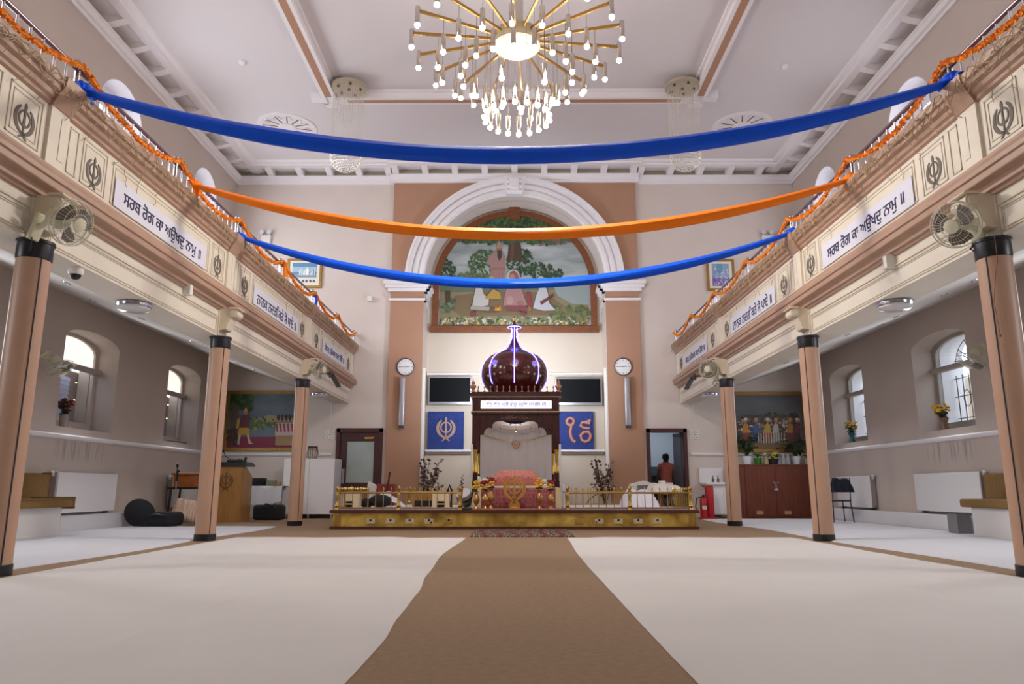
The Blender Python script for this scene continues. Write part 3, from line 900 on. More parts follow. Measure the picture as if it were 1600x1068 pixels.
# recessed downlights in the sloping aisle ceilings
dl0 = None
for s, lst in ((-1, ((104, 441), (145, 469), (191, 474), (221, 497), (300, 533), (352, 540), (372, 568), (397, 577))), (1, ((1523, 437), (1475, 460), (1430, 466), (1400, 494), (1375, 507), (1325, 522), (1262, 552), (1228, 566)))):
    for i, (px, py) in enumerate(lst):
        N = Vector((-ASL * s, 0, 1)).normalized()
        p = at_plane(px, py, (s * 4.62, 0, AZ0), N)
        if abs(p.x) < 4.8: p.x = s * 5.0; p.z = AZ0 + ASL * (abs(p.x) - 4.62)
        if dl0 is None:
            dl0 = local('downlight', 'small recessed downlight in the sloping ceiling of the left aisle', 'downlight', p, 'left aisle downlights')
            MB().lathe([(.03, -.004), (.034, -.012), (.05, -.012), (.055, 0)], 20).build('rim', STEEL, dl0)
            MB().lathe([(.034, -.006), (.02, -.007), (0, -.007)], 16).build('lens', mat('#fff6e6', .3, emit=1.2, name='lit_downlight_lens'), dl0)
            o = dl0
        else: o = dup(dl0, p, None, 'small recessed downlight in the sloping ceiling of the %s aisle' % ('left' if s < 0 else 'right'), ('left' if s < 0 else 'right') + ' aisle downlights')
        o.rotation_euler = (0, math.atan(ASL) * -s, 0)

# sensor boxes on the fascia, dome camera, switches
for s, px, py, lb in ((-1, 290, 453, 'small white sensor box on the left gallery fascia'), (1, 1395, 409, 'small white sensor box on the right gallery fascia')):
    p = at_x(px, py, s * 4.18)
    m = MB().rbox(s * 4.20, s * 4.10, p.y - .04, p.y + .04, p.z - .07, p.z + .07, .01)
    t = tag(m.build('motion_sensor', PLAST), lb, 'sensor')
p = at_y(106, 412, 6.45)
c = thing('dome_camera', 'black and white dome camera under the left gallery beside the nearest column', 'camera', (p.x, p.y, 2.81))
q = Vector((-4.28, 6.85, 2.81))
c.location = q; c['_base'] = tuple(q)
MB().lathe([(.065, 0), (.07, -.05), (.06, -.07)], 24, M=Matrix.Translation(q)).build('housing', PLAST, c)
MB().sph((q.x, q.y, q.z - .07), .052, n=16).build('dome', BLACK, c)
# pull cord on the nearest right column
m = MB().tube([at_y(1559, 408, 5.93) + Vector((0, 0, .22)), at_y(1559, 408, 5.93), at_y(1556, 425, 5.93), at_y(1553, 470, 5.93), at_y(1563, 524, 5.93)], .003, 5).sph(at_y(1563, 524, 5.93), .012, n=8)
tag(m.build('pull_cord', mat('#8a5a4a', .6)), 'thin pull cord hanging beside the nearest right column', 'cord')

# ================================================================== CHANDELIER
CHX, CHY, CHZ = 0.05, 9.0, 6.72
BULB = mat('#fff5e6', .3, emit=64, name='glowing_bulb')
BRASSARM = mat('#b58d4e', .3, .9, name='brass_arm')
TUBEM = mat('#c9c4bd', .18, 1.0, name='chrome_tube')
ch = thing('chandelier', 'huge radial chandelier with many hanging chrome tubes and glowing bulbs', 'chandelier', (CHX, CHY, CHZ))
T = Matrix.Translation((CHX, CHY, CHZ))
MB().lathe([(.30, .10), (.32, .08), (.32, -.10), (.30, -.12), (0, -.125)], 40, M=T).build('hub', mat('#a3967f', .5, .1, name='white_hub'), ch)
MB().lathe([(.17, -.124), (.17, -.14), (0, -.145)], 32, M=T).build('hub_light', mat('#d9ccb4', .4, emit=.35, name='hub_glow'), ch)
MB().lathe([(.09, .1), (.09, .9), (.05, 1.0), (.02, ZC - CHZ - .1), (.14, ZC - CHZ - .08), (.16, ZC - CHZ)], 24, M=T).build('stem', mat('#cfc8bd', .25, .8), ch)
NA = 18; RA = 1.40
armp = MB().bx(.3, RA, -.012, .012, -.02, .02).build('arm', BRASSARM, ch, base=(0, 0, 0))
L_ = .245
pend = MB().lathe([(.012, .0), (.028, -.005), (.032, -.01), (.032, -L_), (.028, -L_ - .004)], 14).build('pendant', TUBEM, ch, base=(0, 0, 0))
blb = MB().sph((0, 0, -L_ - .025), .036, n=10).build('bulb', BULB, pend, base=(0, 0, 0))
def cordm(L): return MB().cyl((0, 0, 0), (0, 0, L), .0035, n=5)
first = True; cords = {}
def hang(r, a, drop, sz=1):
    global first
    if first: o = pend; first = False
    else:
        o = pend.copy(); COL.objects.link(o)
        b = blb.copy(); COL.objects.link(b); b.parent = o
    o.location = (r * math.cos(a), r * math.sin(a), -drop)
    if drop > .05:
        if drop not in cords:
            cords[drop] = cordm(drop).build('cord', mat('#4a4038', .6), o, base=(0, 0, 0))
        else:
            c = cords[drop].copy(); COL.objects.link(c); c.parent = o
for k in range(NA):
    a = 2 * PI * (k + .33) / NA
    o = armp if k == 0 else armp.copy()
    if k: COL.objects.link(o)
    o.rotation_euler = (0, 0, a)
    hang(RA + .03, a, -.06)
    hang(1.07, a, .22)
    hang(.76, a, .32)
    hang(.44, a, .90)
    if k % 3 == 0 and k < 18: hang(.56, a + .05, .62)
# warm glow of the lamps is carried by the bulbs and by added point lamps below the lowest
for k in range(4):
    a = PI / 4 + k * PI / 2
    l = bpy.data.lights.new('chandelier_fill', 'POINT'); l.energy = 66; l.color = (1, .93, .84); l.shadow_soft_size = .1
    o = bpy.data.objects.new('chandelier_fill', l); o.location = (.22 * math.cos(a), .22 * math.sin(a), -1.32); o.parent = ch; COL.objects.link(o)

# crystal column lights on the ceiling
CRYS = mat('#cfc9bd', .2, .3, alpha=.55, name='crystal_beads')
def crystal(x, y, label):
    c = thing('crystal_light', label, 'ceiling light', (x, y, 8.9))
    T = Matrix.Translation((x, y, 0))
    MB().lathe([(.1, ZC + .01), (.1, 9.0), (.36, 8.99), (.365, 8.97), (.355, 8.93), (0, 8.925)], 40, M=T).build('ceiling_plate', mat('#b9ad98', .35, .5, name='champagne_plate'), c)
    m = MB()
    for i in range(6):
        a = i * 2 * PI / 5; r = .24 if i < 5 else 0
        m.cyl((x + r * math.cos(a), y + r * math.sin(a), 8.93), (x + r * math.cos(a), y + r * math.sin(a), 8.90), .03, n=10)
    m.build('spot_cup', mat('#4a4038', .3, .8), c)
    m = MB()
    for r, n, z0, z1 in ((.31, 44, 8.92, 7.35), (.22, 28, 8.92, 8.3), (.12, 12, 8.92, 8.1)):
        for i in range(n):
            a = 2 * PI * i / n
            zz = z1 if r < .3 else 7.38
            px, py = x + r * math.cos(a), y + r * math.sin(a)
            m.cyl((px, py, 8.92), (px, py, zz), .0016, n=4)
            z = 8.88
            while z > zz:
                m.sph((px, py, z), .0065, n=4); z -= .075
    for k in range(9):
        t = k / 8; rr = .31 * math.cos(t * PI / 2 * .96); z = 7.38 - .30 * math.sin(t * PI / 2)
        n = max(6, int(44 * rr / .31))
        for i in range(n): 
            a = 2 * PI * i / n; m.sph((x + rr * math.cos(a), y + rr * math.sin(a), z), .013, n=6)
    o = m.build('crystal_strands', mat('#d8d2c6', .15, .2, name='cut_crystal'), c)
    o['kind'] = 'stuff'
crystal(-3.47, 13.98, 'crystal column ceiling light inside the left corner of the ceiling beams')
crystal(3.53, 13.98, 'crystal column ceiling light inside the right corner of the ceiling beams')
# ventilator roses
for s, sd in ((-1, 'left'), (1, 'right')):
    x, y = s * 5.4, 16.0
    m = MB()
    T = Matrix.Translation((x, y, 0))
    m.lathe([(.70, ZC + .01), (.68, ZC - .02), (.60, ZC - .03), (.56, ZC - .01), (.2, ZC - .01), (.19, ZC - .035), (0, ZC - .04)], 48, M=T)
    for i in range(12):
        a = 2 * PI * (i + .5) / 12
        MM = T @ Matrix.Rotation(a, 4, 'Z')
        m.bx(.22, .55, -.012, .012, ZC - .016, ZC - .008, 1, MM)
        m.tube([MM @ Vector((.40, -.1, ZC - .02)), MM @ Vector((.55, -.06, ZC - .02)), MM @ Vector((.58, 0, ZC - .02)), MM @ Vector((.55, .06, ZC - .02)), MM @ Vector((.40, .1, ZC - .02))], .014, 6)
    tag(m.build('ceiling_rose', [WHITE, mat('#57493f', .7)]), 'round plaster ventilator rose with dark radial slots on the %s of the ceiling' % sd, 'ceiling rose')
for s, x, y, sd in ((-1, -5.48, 13.3, 'left'), (1, 5.52, 13.5, 'right')):
    m = MB().lathe([(.08, ZC + .005), (.08, ZC - .02), (.06, ZC - .05), (.03, ZC - .06), (0, ZC - .06)], 20, M=Matrix.Translation((x, y, 0)))
    tag(m.build('smoke_detector', PLAST), 'small round smoke detector on the %s of the ceiling' % sd, 'detector')

# ================================================================== THINGS ON THE FAR WALL
# flat painting helper: coloured shapes laid on a panel, photo pixels read on the panel's own plane
class Art:
    def __init__(self, Y, dark=1.0): self.Y = Y; self.mb = MB(); self.mats = []; self.layer = 0; self.dark = dark
    def mi(self, c):
        c = '#' + ''.join('%02x' % int(int(c[i:i + 2], 16) * self.dark) for i in (1, 3, 5))
        mm = mat(c, .55, name='oil_paint')
        if mm not in self.mats: self.mats.append(mm)
        return self.mats.index(mm)
    def poly(self, pts, c):
        self.layer += 1
        y = self.Y - .0006 * self.layer
        v = [at_y(px, py, self.Y) for px, py in pts]
        tri = tessellate_polygon([[Vector((p.x, p.z, 0)) for p in v]])
        self.mb.add([(p.x, y, p.z) for p in v], [tuple(t) for t in tri], self.mi(c))
    def ell(self, cx, cy, rx, ry, c, n=14, rot=0):
        self.poly([(cx + rx * math.cos(2 * PI * i / n) * math.cos(rot) - ry * math.sin(2 * PI * i / n) * math.sin(rot), cy + rx * math.cos(2 * PI * i / n) * math.sin(rot) + ry * math.sin(2 * PI * i / n) * math.cos(rot)) for i in range(n)], c)
    def blobs(self, box, n, r, cols, rnd, shape=None):
        x0, y0, x1, y1 = box
        self.layer += 1; base = self.layer
        for i in range(n):
            x, y = x0 + (x1 - x0) * rnd.random(), y0 + (y1 - y0) * rnd.random()
            if shape and not shape(x, y): continue
            self.layer = base + rnd.random() * 3
            k = 5; rr = r * (.5 + .8 * rnd.random()); a0 = rnd.random() * 6
            self.layer -= 1
            self.poly([(x + rr * math.cos(a0 + 2 * PI * j / k) * (.6 + .5 * rnd.random()), y + rr * math.sin(a0 + 2 * PI * j / k) * (.6 + .5 * rnd.random())) for j in range(k)], rnd.choice(cols))
        self.layer = base + 4
    def done(self, name, parent): return self.mb.build(name, self.mats, parent, fix=False)
rnd = random.Random(3)
YP = 19.22
pt = thing('arched_painting', 'large arched painting of robed men round a fire under a tree, in a wooden frame', 'painting', (0, YP, 4.82))
fr = MB(); Pf = plane((0, 19.3, 0), (1, 0, 0), (0, 0, 1))
HW = 2.23
fr.slab([archloop(HW, 4.90, 6.05), archloop(HW - .17, 5.0, 6.05)], .13, Pf)
fr.bx(-HW - .06, HW + .04, 19.14, 19.3, 4.82, 4.98)
fr.bx(-.15, .15, 19.12, 19.3, 8.0, 8.42)
fr.build('frame', FRAMEW, pt)
a = Art(YP, .82)
def inarch(px, py):
    p = at_y(px, py, YP)
    return (abs(p.x) < 2.08 and 4.98 < p.z < 6.05) or (p.z >= 6.05 and p.x ** 2 + (p.z - 6.05) ** 2 < 2.07 ** 2)
# sky panel (procedural cloud streaks)
MB().slab([archloop(HW - .1, 4.95, 6.05)], .04, plane((0, YP + .045, 0), (1, 0, 0), (0, 0, 1))).build('canvas', mat('#b3b8b8', .6, var=.4, vs=1.4, stretch=(.6, 1, 2.6), col2='#7c8582', name='painted_cloudy_sky'), pt)
a.poly([(687, 447), (720, 444), (790, 446), (870, 450), (920, 462), (921, 513), (686, 513)], '#9c8f6e')
a.poly([(860, 440), (921, 440), (921, 476), (893, 474), (872, 462)], '#a9b6b4')
a.poly([(687, 440), (740, 436), (800, 440), (860, 442), (868, 452), (730, 456), (687, 456)], '#6f8062')
a.poly([(711, 462), (760, 455), (850, 456), (885, 480), (900, 492), (720, 494), (700, 480)], '#8c7454')
a.blobs((688, 496, 920, 514), 520, 2.6, ['#4d6a3c', '#5f7a4a', '#3d5a38', '#d9cfb4', '#e0b84a', '#efe6d8', '#8a9a6a'], rnd, inarch)
a.blobs((860, 478, 920, 500), 90, 4, ['#6a7a4a', '#8a8a55', '#57683f'], rnd, inarch)
# trees
def tree(cx, cy, rx, ry, cols, n, r=3):
    a.blobs((cx - rx, cy - ry, cx + rx, cy + ry), n * 2, r * .8, cols, rnd, lambda x, y: ((x - cx) / rx) ** 2 + ((y - cy) / ry) ** 2 < 1 and inarch(x, y))
DK = ['#2e4a30', '#3a5a38', '#26402a', '#4a6a42']
tree(758, 412, 26, 22, ['#4a6a40', '#5d7d4c', '#3a5834'], 130)
tree(812, 410, 22, 22, DK, 120)
tree(840, 424, 13, 16, DK, 60); tree(858, 427, 8, 14, DK, 40); tree(872, 430, 7, 10, DK, 30)
tree(699, 424, 12, 18, DK, 70); tree(735, 434, 26, 8, ['#5a7048', '#6b8054'], 60)
a.poly([(696, 455), (704, 455), (703, 476), (697, 476)], '#5a4630')
a.blobs((687, 470, 712, 486), 40, 4, ['#6a7a55', '#8f8f78', '#55683f'], rnd, inarch)
# big trunk and canopy
a.poly([(793, 408), (795, 378), (791, 352), (790, 340), (816, 340), (814, 352), (813, 378), (816, 408)], '#5a4232')
a.poly([(797, 408), (799, 380), (797, 345), (803, 345), (804, 380), (802, 408)], '#6f5440')
tree(803, 352, 62, 13, ['#33502c', '#476a38', '#5a7c45', '#28401f'], 300, 4.5)
tree(765, 375, 52, 7, ['#3b5530', '#55703f'], 90, 4); tree(850, 376, 42, 7, ['#3b5530', '#55703f', '#8a7060'], 90, 4)
# standing robed man
a.poly([(764, 402), (769, 396), (775, 393), (784, 393), (789, 400), (790, 440), (763, 442), (767, 425), (766, 416), (760, 412)], '#b58d88')
a.poly([(765, 418), (789, 418), (789, 423), (766, 423)], '#a87c6a')
for x in (770, 775, 780, 785): a.poly([(x, 424), (x + 1, 424), (x + .5, 441), (x - 1, 441)], '#9a716c')
a.ell(780, 390, 4.2, 5, '#a87a5c'); a.poly([(775, 389), (785, 388), (783, 380), (780, 377), (777, 380)], '#c29a88')
a.poly([(776.5, 392), (784.5, 392), (784, 402), (780.5, 409), (777.5, 402)], '#4a403a')
a.ell(771, 415, 4, 3, '#b58d88')
# seated haloed man
a.ell(802, 431, 10, 9.5, '#d7d6cc', 24); a.ell(802, 431, 8, 7.6, '#b9bcb4', 24)
a.poly([(787, 478), (789, 460), (793, 447), (800, 441), (808, 444), (815, 452), (820, 466), (824, 477), (812, 479), (798, 480)], '#b98b88')
a.poly([(796, 434), (797, 426), (803, 423), (809, 428), (812, 440), (806, 441)], '#a8625f')
a.ell(800.5, 433, 3.6, 4.6, '#c19a7e'); a.poly([(797, 436), (805, 436), (803, 444), (799, 444)], '#cfcac4')
a.ell(797, 470, 5, 7, '#c9a098'); a.ell(813, 474, 6, 4, '#a9786f')
# men seated left and right
a.poly([(738, 478), (741, 462), (744, 450), (752, 448), (756, 460), (764, 468), (763, 477), (752, 480)], '#d8d4cc')
a.ell(748, 446, 4, 4, '#7a5a48'); a.poly([(743, 445), (752, 444), (750, 438), (746, 438)], '#d2a54a')
a.poly([(757, 468), (770, 452), (782, 458), (783, 468)], '#c9a24a'); a.ell(768, 440, 5, 5, '#8a6a50'); a.poly([(762, 440), (774, 440), (771, 432), (765, 432)], '#cfae58')
a.poly([(833, 482), (838, 462), (843, 450), (852, 448), (856, 458), (858, 474), (868, 485), (850, 486)], '#d6d6dc')
a.ell(845, 437, 5.5, 5, '#d0ccc2'); a.ell(844, 442, 3.4, 4, '#8a664c')
a.poly([(843, 472), (864, 460), (866, 463), (846, 477)], '#7a3e30')
a.poly([(822, 460), (828, 456), (832, 480), (826, 480)], '#a0404a')
a.ell(768, 485, 16, 3, '#6f5a44'); a.poly([(772, 486), (775, 478), (778, 483), (781, 476), (784, 486)], '#e0912c'); a.poly([(776, 486), (778, 481), (781, 486)], '#f6d05a')
a.poly([(788, 478), (822, 478), (828, 486), (792, 486)], '#8f4a50')
a.poly([(736, 478), (766, 480), (764, 486), (735, 484)], '#b8b0a4')
a.ell(827, 483, 3, 4, '#a97c3c'); a.poly([(735, 490), (745, 487), (744, 494), (737, 496)], '#8a4644'); a.poly([(810, 488), (824, 490), (820, 496)], '#8a4644')
a.done('painted_scene', pt)

# clocks
def clock(x, label):
    c = thing('round_clock', label, 'clock', (x, 18.35, 3.73))
    T = Matrix.Translation((x, 18.38, 3.735)) @ Matrix.Rotation(PI / 2, 4, 'X')
    MB().lathe([(.20, 0), (.225, .01), (.23, .04), (.215, .05), (.205, .035), (.205, .02)], 40, M=T).build('rim', mat('#4a4650', .4), c)
    MB().lathe([(.206, .0), (.206, .024), (0, .025)], 40, M=T).build('dial', mat('#ece8e6', .5), c)
    m = MB()
    for i in range(12):
        an = 2 * PI * i / 12
        m.bx(-.006, .006, .155 if i % 3 else .14, .185, .025, .029, M=T @ Matrix.Rotation(an, 4, 'Z'))
    m.build('hour_mark', mat('#5a5860', .5), c)
    h = MB().bx(-.006, .006, -.02, .11, .03, .034, M=T @ Matrix.Rotation(R(-84), 4, 'Z')); h.build('hour_hand', BLACK, c)
    h = MB().bx(-.004, .004, -.03, .16, .036, .039, M=T @ Matrix.Rotation(R(90), 4, 'Z')); h.build('minute_hand', BLACK, c)
clock(-2.78, 'round white wall clock on the left pilaster')
clock(2.76, 'round white wall clock on the right pilaster')
def column_speaker(x, label):
    c = thing('column_speaker', label, 'speaker', (x, 18.3, 2.2))
    MB().rbox(x - .07, x + .07, 18.2, 18.30, 2.22, 3.44, .03).build('cabinet', SILVER, c)
    MB().bx(x - .06, x + .06, 18.22, 18.28, 2.17, 2.225).build('end_cap', mat('#3a383c', .5), c)
    for z in (2.6, 3.1): MB().bx(x - .03, x + .03, 18.29, 18.38, z, z + .1).build('bracket', mat('#6a686c', .5), c)
column_speaker(-2.83, 'slim silver column speaker below the clock on the left pilaster')
column_speaker(2.83, 'slim silver column speaker below the clock on the right pilaster')
# television screens
def tv(x0, x1, z0, z1, label):
    t = thing('television', label, 'television', ((x0 + x1) / 2, 19.1, z0))
    MB().rbox(x0, x1, 19.08, 19.14, z0, z1, .012).build('bezel', SILVER, t)
    MB().bx(x0 + .04, x1 - .04, 19.072, 19.085, z0 + .075, z1 - .035).build('screen', mat('#060b10', .35, spec=.15, name='dark_screen'), t)
    MB().bx((x0 + x1) / 2 - .25, (x0 + x1) / 2 + .25, 19.13, 19.3, z0 + .2, z1 - .2).build('wall_mount', BLACK, t)
tv(-2.28, -1.13, 2.85, 3.60, 'wall television with dark screen above the blue emblem panel at left')
tv(1.06, 2.30, 2.83, 3.57, 'wall television with dark screen above the blue lettered panel at right')
# shelves and mosaics
for s, x0, x1, sd in ((-1, -2.32, -1.1, 'left'), (1, 1.1, 2.32, 'right')):
    m = MB().bx(x0, x1, 19.02, 19.3, 1.63, 1.68).bx(x0, x1, 19.27, 19.3, 1.58, 1.63)
    tag(m.build('display_shelf', WHITE), 'white wall shelf holding the blue panel at %s of the canopy' % sd, 'shelf')
TIN = mat('#1d4094', .3, .3, var=.55, vs=30, bump=.8, bs=60, col2='#0a1c58', name='crinkled_blue_foil')
PINKG = mat('#c7a08a', .45, .2, var=.4, vs=70, bump=.8, bs=80, name='rose_gold_glitter')
REDG = mat('#b0483c', .6, name='red_outline')
def mosaic(x0, x1, label, body):
    t = thing('mosaic_picture', label, 'picture', ((x0 + x1) / 2, 19.16, 1.68))
    MB().bx(x0, x1, 19.16, 19.2, 1.68, 2.68).build('board', TIN, t)
    return t
t = mosaic(-2.28, -1.33, 'blue glittery panel bearing a pale double sword emblem', None)
m = MB(); P = plane((-1.80, 19.16, 2.22), (1, 0, 0), (0, 0, 1))
khanda(m, P, .64, .022); m.build('emblem', PINKG, t)
t = mosaic(1.02, 2.06, 'blue glittery panel bearing pale Gurmukhi characters', None)
m = MB(); P = plane((0, 19.15, 0), (1, 0, 0), (0, 0, 1))
def stroke(pts, r, mb=m, mi=0): mb.tube([at_y(x, y, 19.15) for x, y in pts], r, 8, mi, flat=.6)
for r_, mi in ((.058, 1), (.046, 0)):
    yy = 19.15
    def st(pts, mb=m, r_=r_, mi=mi): mb.tube([at_y(x, y, 19.155 - (.012 if mi == 0 else 0)) for x, y in pts], r_ * .8, 8, mi)
    st([(891 + 5.5 * math.cos(i * PI / 7), 658.5 + 5.5 * math.sin(i * PI / 7)) for i in range(15)])
    st([(893, 665), (891, 674), (892, 682), (895, 688), (899, 690)])
    st([(923, 656), (917, 659), (909, 660), (907, 665), (912, 668), (921, 669), (921, 674), (912, 675), (907, 680), (909, 687), (915, 690), (921, 687), (923, 680), (920, 675)])
    st([(922, 661), (914, 660)]); 
m.build('emblem', [PINKG, REDG], t)

# pictures upstairs
def picture(x0, x1, z0, z1, label, kind):
    t = thing('framed_picture', label, 'picture', ((x0 + x1) / 2, 18.45, z0))
    P = plane((0, 18.5, 0), (1, 0, 0), (0, 0, 1))
    MB().slab([[(x0, z0), (x1, z0), (x1, z1), (x0, z1)], [(x0 + .06, z0 + .06), (x1 - .06, z0 + .06), (x1 - .06, z1 - .06), (x0 + .06, z1 - .06)]], .05, P).build('frame', mat('#a8843f', .35, .6, var=.3, vs=40, name='gilt_frame'), t)
    MB().bx(x0 + .05, x1 - .05, 18.47, 18.48, z0 + .05, z1 - .05).build('mount', mat('#e9e2d3', .6), t)
    b = (x0 + .14, x1 - .14, z0 + .12, z1 - .12); mts = []; m = MB()
    def q(u0, u1, v0, v1, c, l):
        mm = mat(c, .5, name='print_ink')
        if mm not in mts: mts.append(mm)
        m.bx(b[0] + (b[1] - b[0]) * u0, b[0] + (b[1] - b[0]) * u1, 18.468 - l * .001, 18.47, b[2] + (b[3] - b[2]) * v0, b[2] + (b[3] - b[2]) * v1, mts.index(mm))
    r = random.Random(int(x0 * 10))
    if kind == 'palace':
        q(0, 1, .28, 1, '#5f8fb4', 1); q(0, 1, .55, .8, '#9fc0d2', 2); q(0, 1, .28, .45, '#7f9fb4', 2)
        for i in range(16):
            u = .25 + .7 * r.random(); q(u, u + .05, .4, .5 + .25 * r.random(), r.choice(['#e6e6e2', '#d2d8dc', '#f0efe8', '#4a6a88']), 3 + r.random())
        q(.55, .66, .4, .72, '#f2f0ea', 5); q(.58, .63, .72, .8, '#e6e0cc', 5)
        for u in (.42, .56, .72, .86): q(u, u + .09, .06, .17, '#4a5878', 3)
    else:
        q(0, 1, 0, 1, '#8fa6c4', 1); q(0, 1, 0, .35, '#7d5fa0', 2); q(.3, .6, .55, 1, '#5f9fb4', 2)
        for i in range(60):
            u, v = r.random() * .92, r.random() * .75; q(u, u + .07, v, v + .08, r.choice(['#b8c4dc', '#8a74b4', '#dfe2ee', '#6a8ab0', '#a48ac8', '#c4b8dc']), 3 + r.random() * 2)
    m.build('print', mts, t)
picture(-6.0, -5.08, 5.86, 6.66, 'gilt framed picture of a white palace under blue sky above the left gallery', 'palace')
picture(5.05, 5.78, 5.77, 6.62, 'gilt framed upright picture in blues and purples above the right gallery', 'purple')
# emergency lights with twin heads
for px, lb in ((416, 'white twin headed emergency light on the far wall above the left gallery'), (1198, 'white twin headed emergency light on the far wall above the right gallery')):
    p = at_y(px, 374, 18.48)
    e = thing('emergency_light', lb, 'light', (p.x, 18.45, p.z - .15))
    MB().rbox(p.x - .13, p.x + .13, 18.4, 18.5, p.z - .13, p.z + .10, .015).build('housing', PLAST, e)
    for q in (-.1, .1):
        m = MB().cyl((p.x + q, 18.36, p.z + .17), (p.x + q, 18.46, p.z + .18), .062, .045, 16)
        m.build('lamp_head', mat('#c9c8cc', .3, .3), e)
    MB().cyl((p.x - .1, 18.45, p.z + .1), (p.x - .1, 18.45, p.z + .14), .02).cyl((p.x + .1, 18.45, p.z + .1), (p.x + .1, 18.45, p.z + .14), .02).build('bracket', PLAST, e)
for px, py, lb in ((578, 467, 'small white box on the far wall beside the left pilaster cap'), (1003, 446, 'small white box on the far wall beside the right pilaster cap')):
    p = at_y(px, py, 18.47)
    tag(MB().rbox(p.x - .06, p.x + .06, 18.4, 18.5, p.z - .07, p.z + .07, .015).build('junction_box', PLAST), lb, 'box')
# banks of sockets
for px, lb in ((516, 'bank of four white switch plates beside the closed left door'), (1085, 'bank of four white switch plates beside the open right door')):
    p = at_y(px, 679, 18.49)
    t = thing('switch_plates', lb, 'switches', (p.x, 18.49, p.z))
    for i in (-1, 1):
        for j in (-1, 1):
            MB().rbox(p.x + i * .065 - .055, p.x + i * .065 + .055, 18.475, 18.5, p.z + j * .065 - .055, p.z + j * .065 + .055, .006).bx(p.x + i * .065 - .02, p.x + i * .065 + .02, 18.468, 18.478, p.z + j * .065 - .02, p.z + j * .065 + .02, 1).build('plate', [PLAST, mat('#b8b09c', .5)], t)
    MB().bx(p.x - .01, p.x + .01, 18.485, 18.5, p.z + .12, 3.0).build('conduit', PLAST, t)

# aisle paintings
def big_painting(x0, x1, z0, z1, label):
    t = thing('framed_painting', label, 'painting', ((x0 + x1) / 2, 18.45, z0))
    P = plane((0, 18.5, 0), (1, 0, 0), (0, 0, 1))
    MB().slab([[(x0, z0), (x1, z0), (x1, z1), (x0, z1)], [(x0 + .08, z0 + .08), (x1 - .08, z0 + .08), (x1 - .08, z1 - .08), (x0 + .08, z1 - .08)]], .06, P).build('frame', mat('#9a7434', .4, .4, var=.25, vs=20, name='dull_gilt_frame'), t)
    return t
t = big_painting(-7.32, -5.35, 1.62, 3.14, 'wide framed painting of a robed figure facing a row of women, left aisle end wall')
MB().bx(-7.27, -5.40, 18.455, 18.47, 1.67, 3.09).build('canvas', mat('#6f7b86', .6, var=.4, vs=1.6, stretch=(.7, 1, 2), col2='#4d5a60', name='painted_grey_sky'), t)
a = Art(18.45, .9)
a.poly([(355, 682), (420, 682), (474, 682), (474, 700), (354, 700)], '#8c1240')
a.poly([(390, 655), (474, 655), (474, 682), (390, 682)], '#6d7f8a')
a.poly([(390, 655), (474, 650), (474, 664), (390, 668)], '#6a7a3c'); a.poly([(398, 655), (420, 648), (440, 650), (460, 652), (474, 655), (474, 658), (398, 660)], '#a8986a')
a.blobs((392, 652, 440, 670), 50, 3.5, ['#3d5a34', '#59703a', '#a09a3c', '#4a6a48'], rnd)
a.blobs((358, 616, 394, 640), 120, 5, ['#2c4a1c', '#3b5c22', '#24401c', '#4a6a28'], rnd)
a.poly([(362, 636), (372, 634), (376, 680), (360, 682)], '#6a5048')
a.blobs((355, 670, 372, 695), 40, 4, ['#4a2c1a', '#5c3a22', '#33281a'], rnd)
a.poly([(376, 652), (380, 648), (388, 648), (391, 656), (389, 672), (375, 672)], '#6a2430')
a.poly([(374, 668), (389, 668), (391, 679), (371, 679)], '#d2a81c'); a.poly([(371, 655), (376, 652), (373, 668), (369, 670)], '#c9a83a')
a.ell(384, 644, 3.4, 4.4, '#b88a60'); a.poly([(380, 642), (388, 642), (385, 636)], '#d8a83c')
a.poly([(373, 679), (377, 679), (374, 691), (376, 694), (371, 694)], '#d8c8b8'); a.poly([(386, 679), (389, 679), (392, 690), (396, 693), (389, 693)], '#d8c8b8')
for i in range(6):
    x = 433 + i * 6.0
    a.poly([(x - 2, 678), (x + 4, 678), (x + 5, 696), (x - 3, 695)], '#b09060')
    a.poly([(x - 2, 660), (x + 3, 660), (x + 4, 680), (x - 3, 680)], '#d8c0bc'); a.poly([(x - 2, 662), (x + 1, 661), (x + 2, 674), (x - 1, 674)], '#a83048')
    a.ell(x + 1, 654, 2.4, 3.2, '#c89a78'); a.ell(x + 2, 652, 2.2, 4.6, '#241a1a')
a.done('painted_scene', t)
t = big_painting(5.45, 7.34, 1.58, 3.10, 'framed painting of a crowd of horsemen and musicians, right aisle end wall')
MB().bx(5.5, 7.29, 18.455, 18.47, 1.63, 3.05).build('canvas', mat('#6b6e70', .6, var=.3, vs=1.4, stretch=(.7, 1, 2), col2='#55565a', name='painted_dusk_sky'), t)
a = Art(18.45, .9)
a.poly([(1152, 650), (1200, 647), (1249, 650), (1250, 690), (1152, 690)], '#3c3a34')
a.poly([(1153, 688), (1251, 688), (1252, 705), (1154, 705)], '#8c6c44')
a.blobs((1154, 646, 1248, 660), 120, 3.5, ['#2c3a2a', '#4a4a38', '#3a2c2a', '#5c5a4a', '#6a5a50'], rnd)
a.blobs((1154, 655, 1250, 690), 260, 3.2, ['#8a6a50', '#3a3230', '#b89a80', '#6a3030', '#a87038', '#d0c0b0', '#54506a', '#4a3a2c'], rnd)
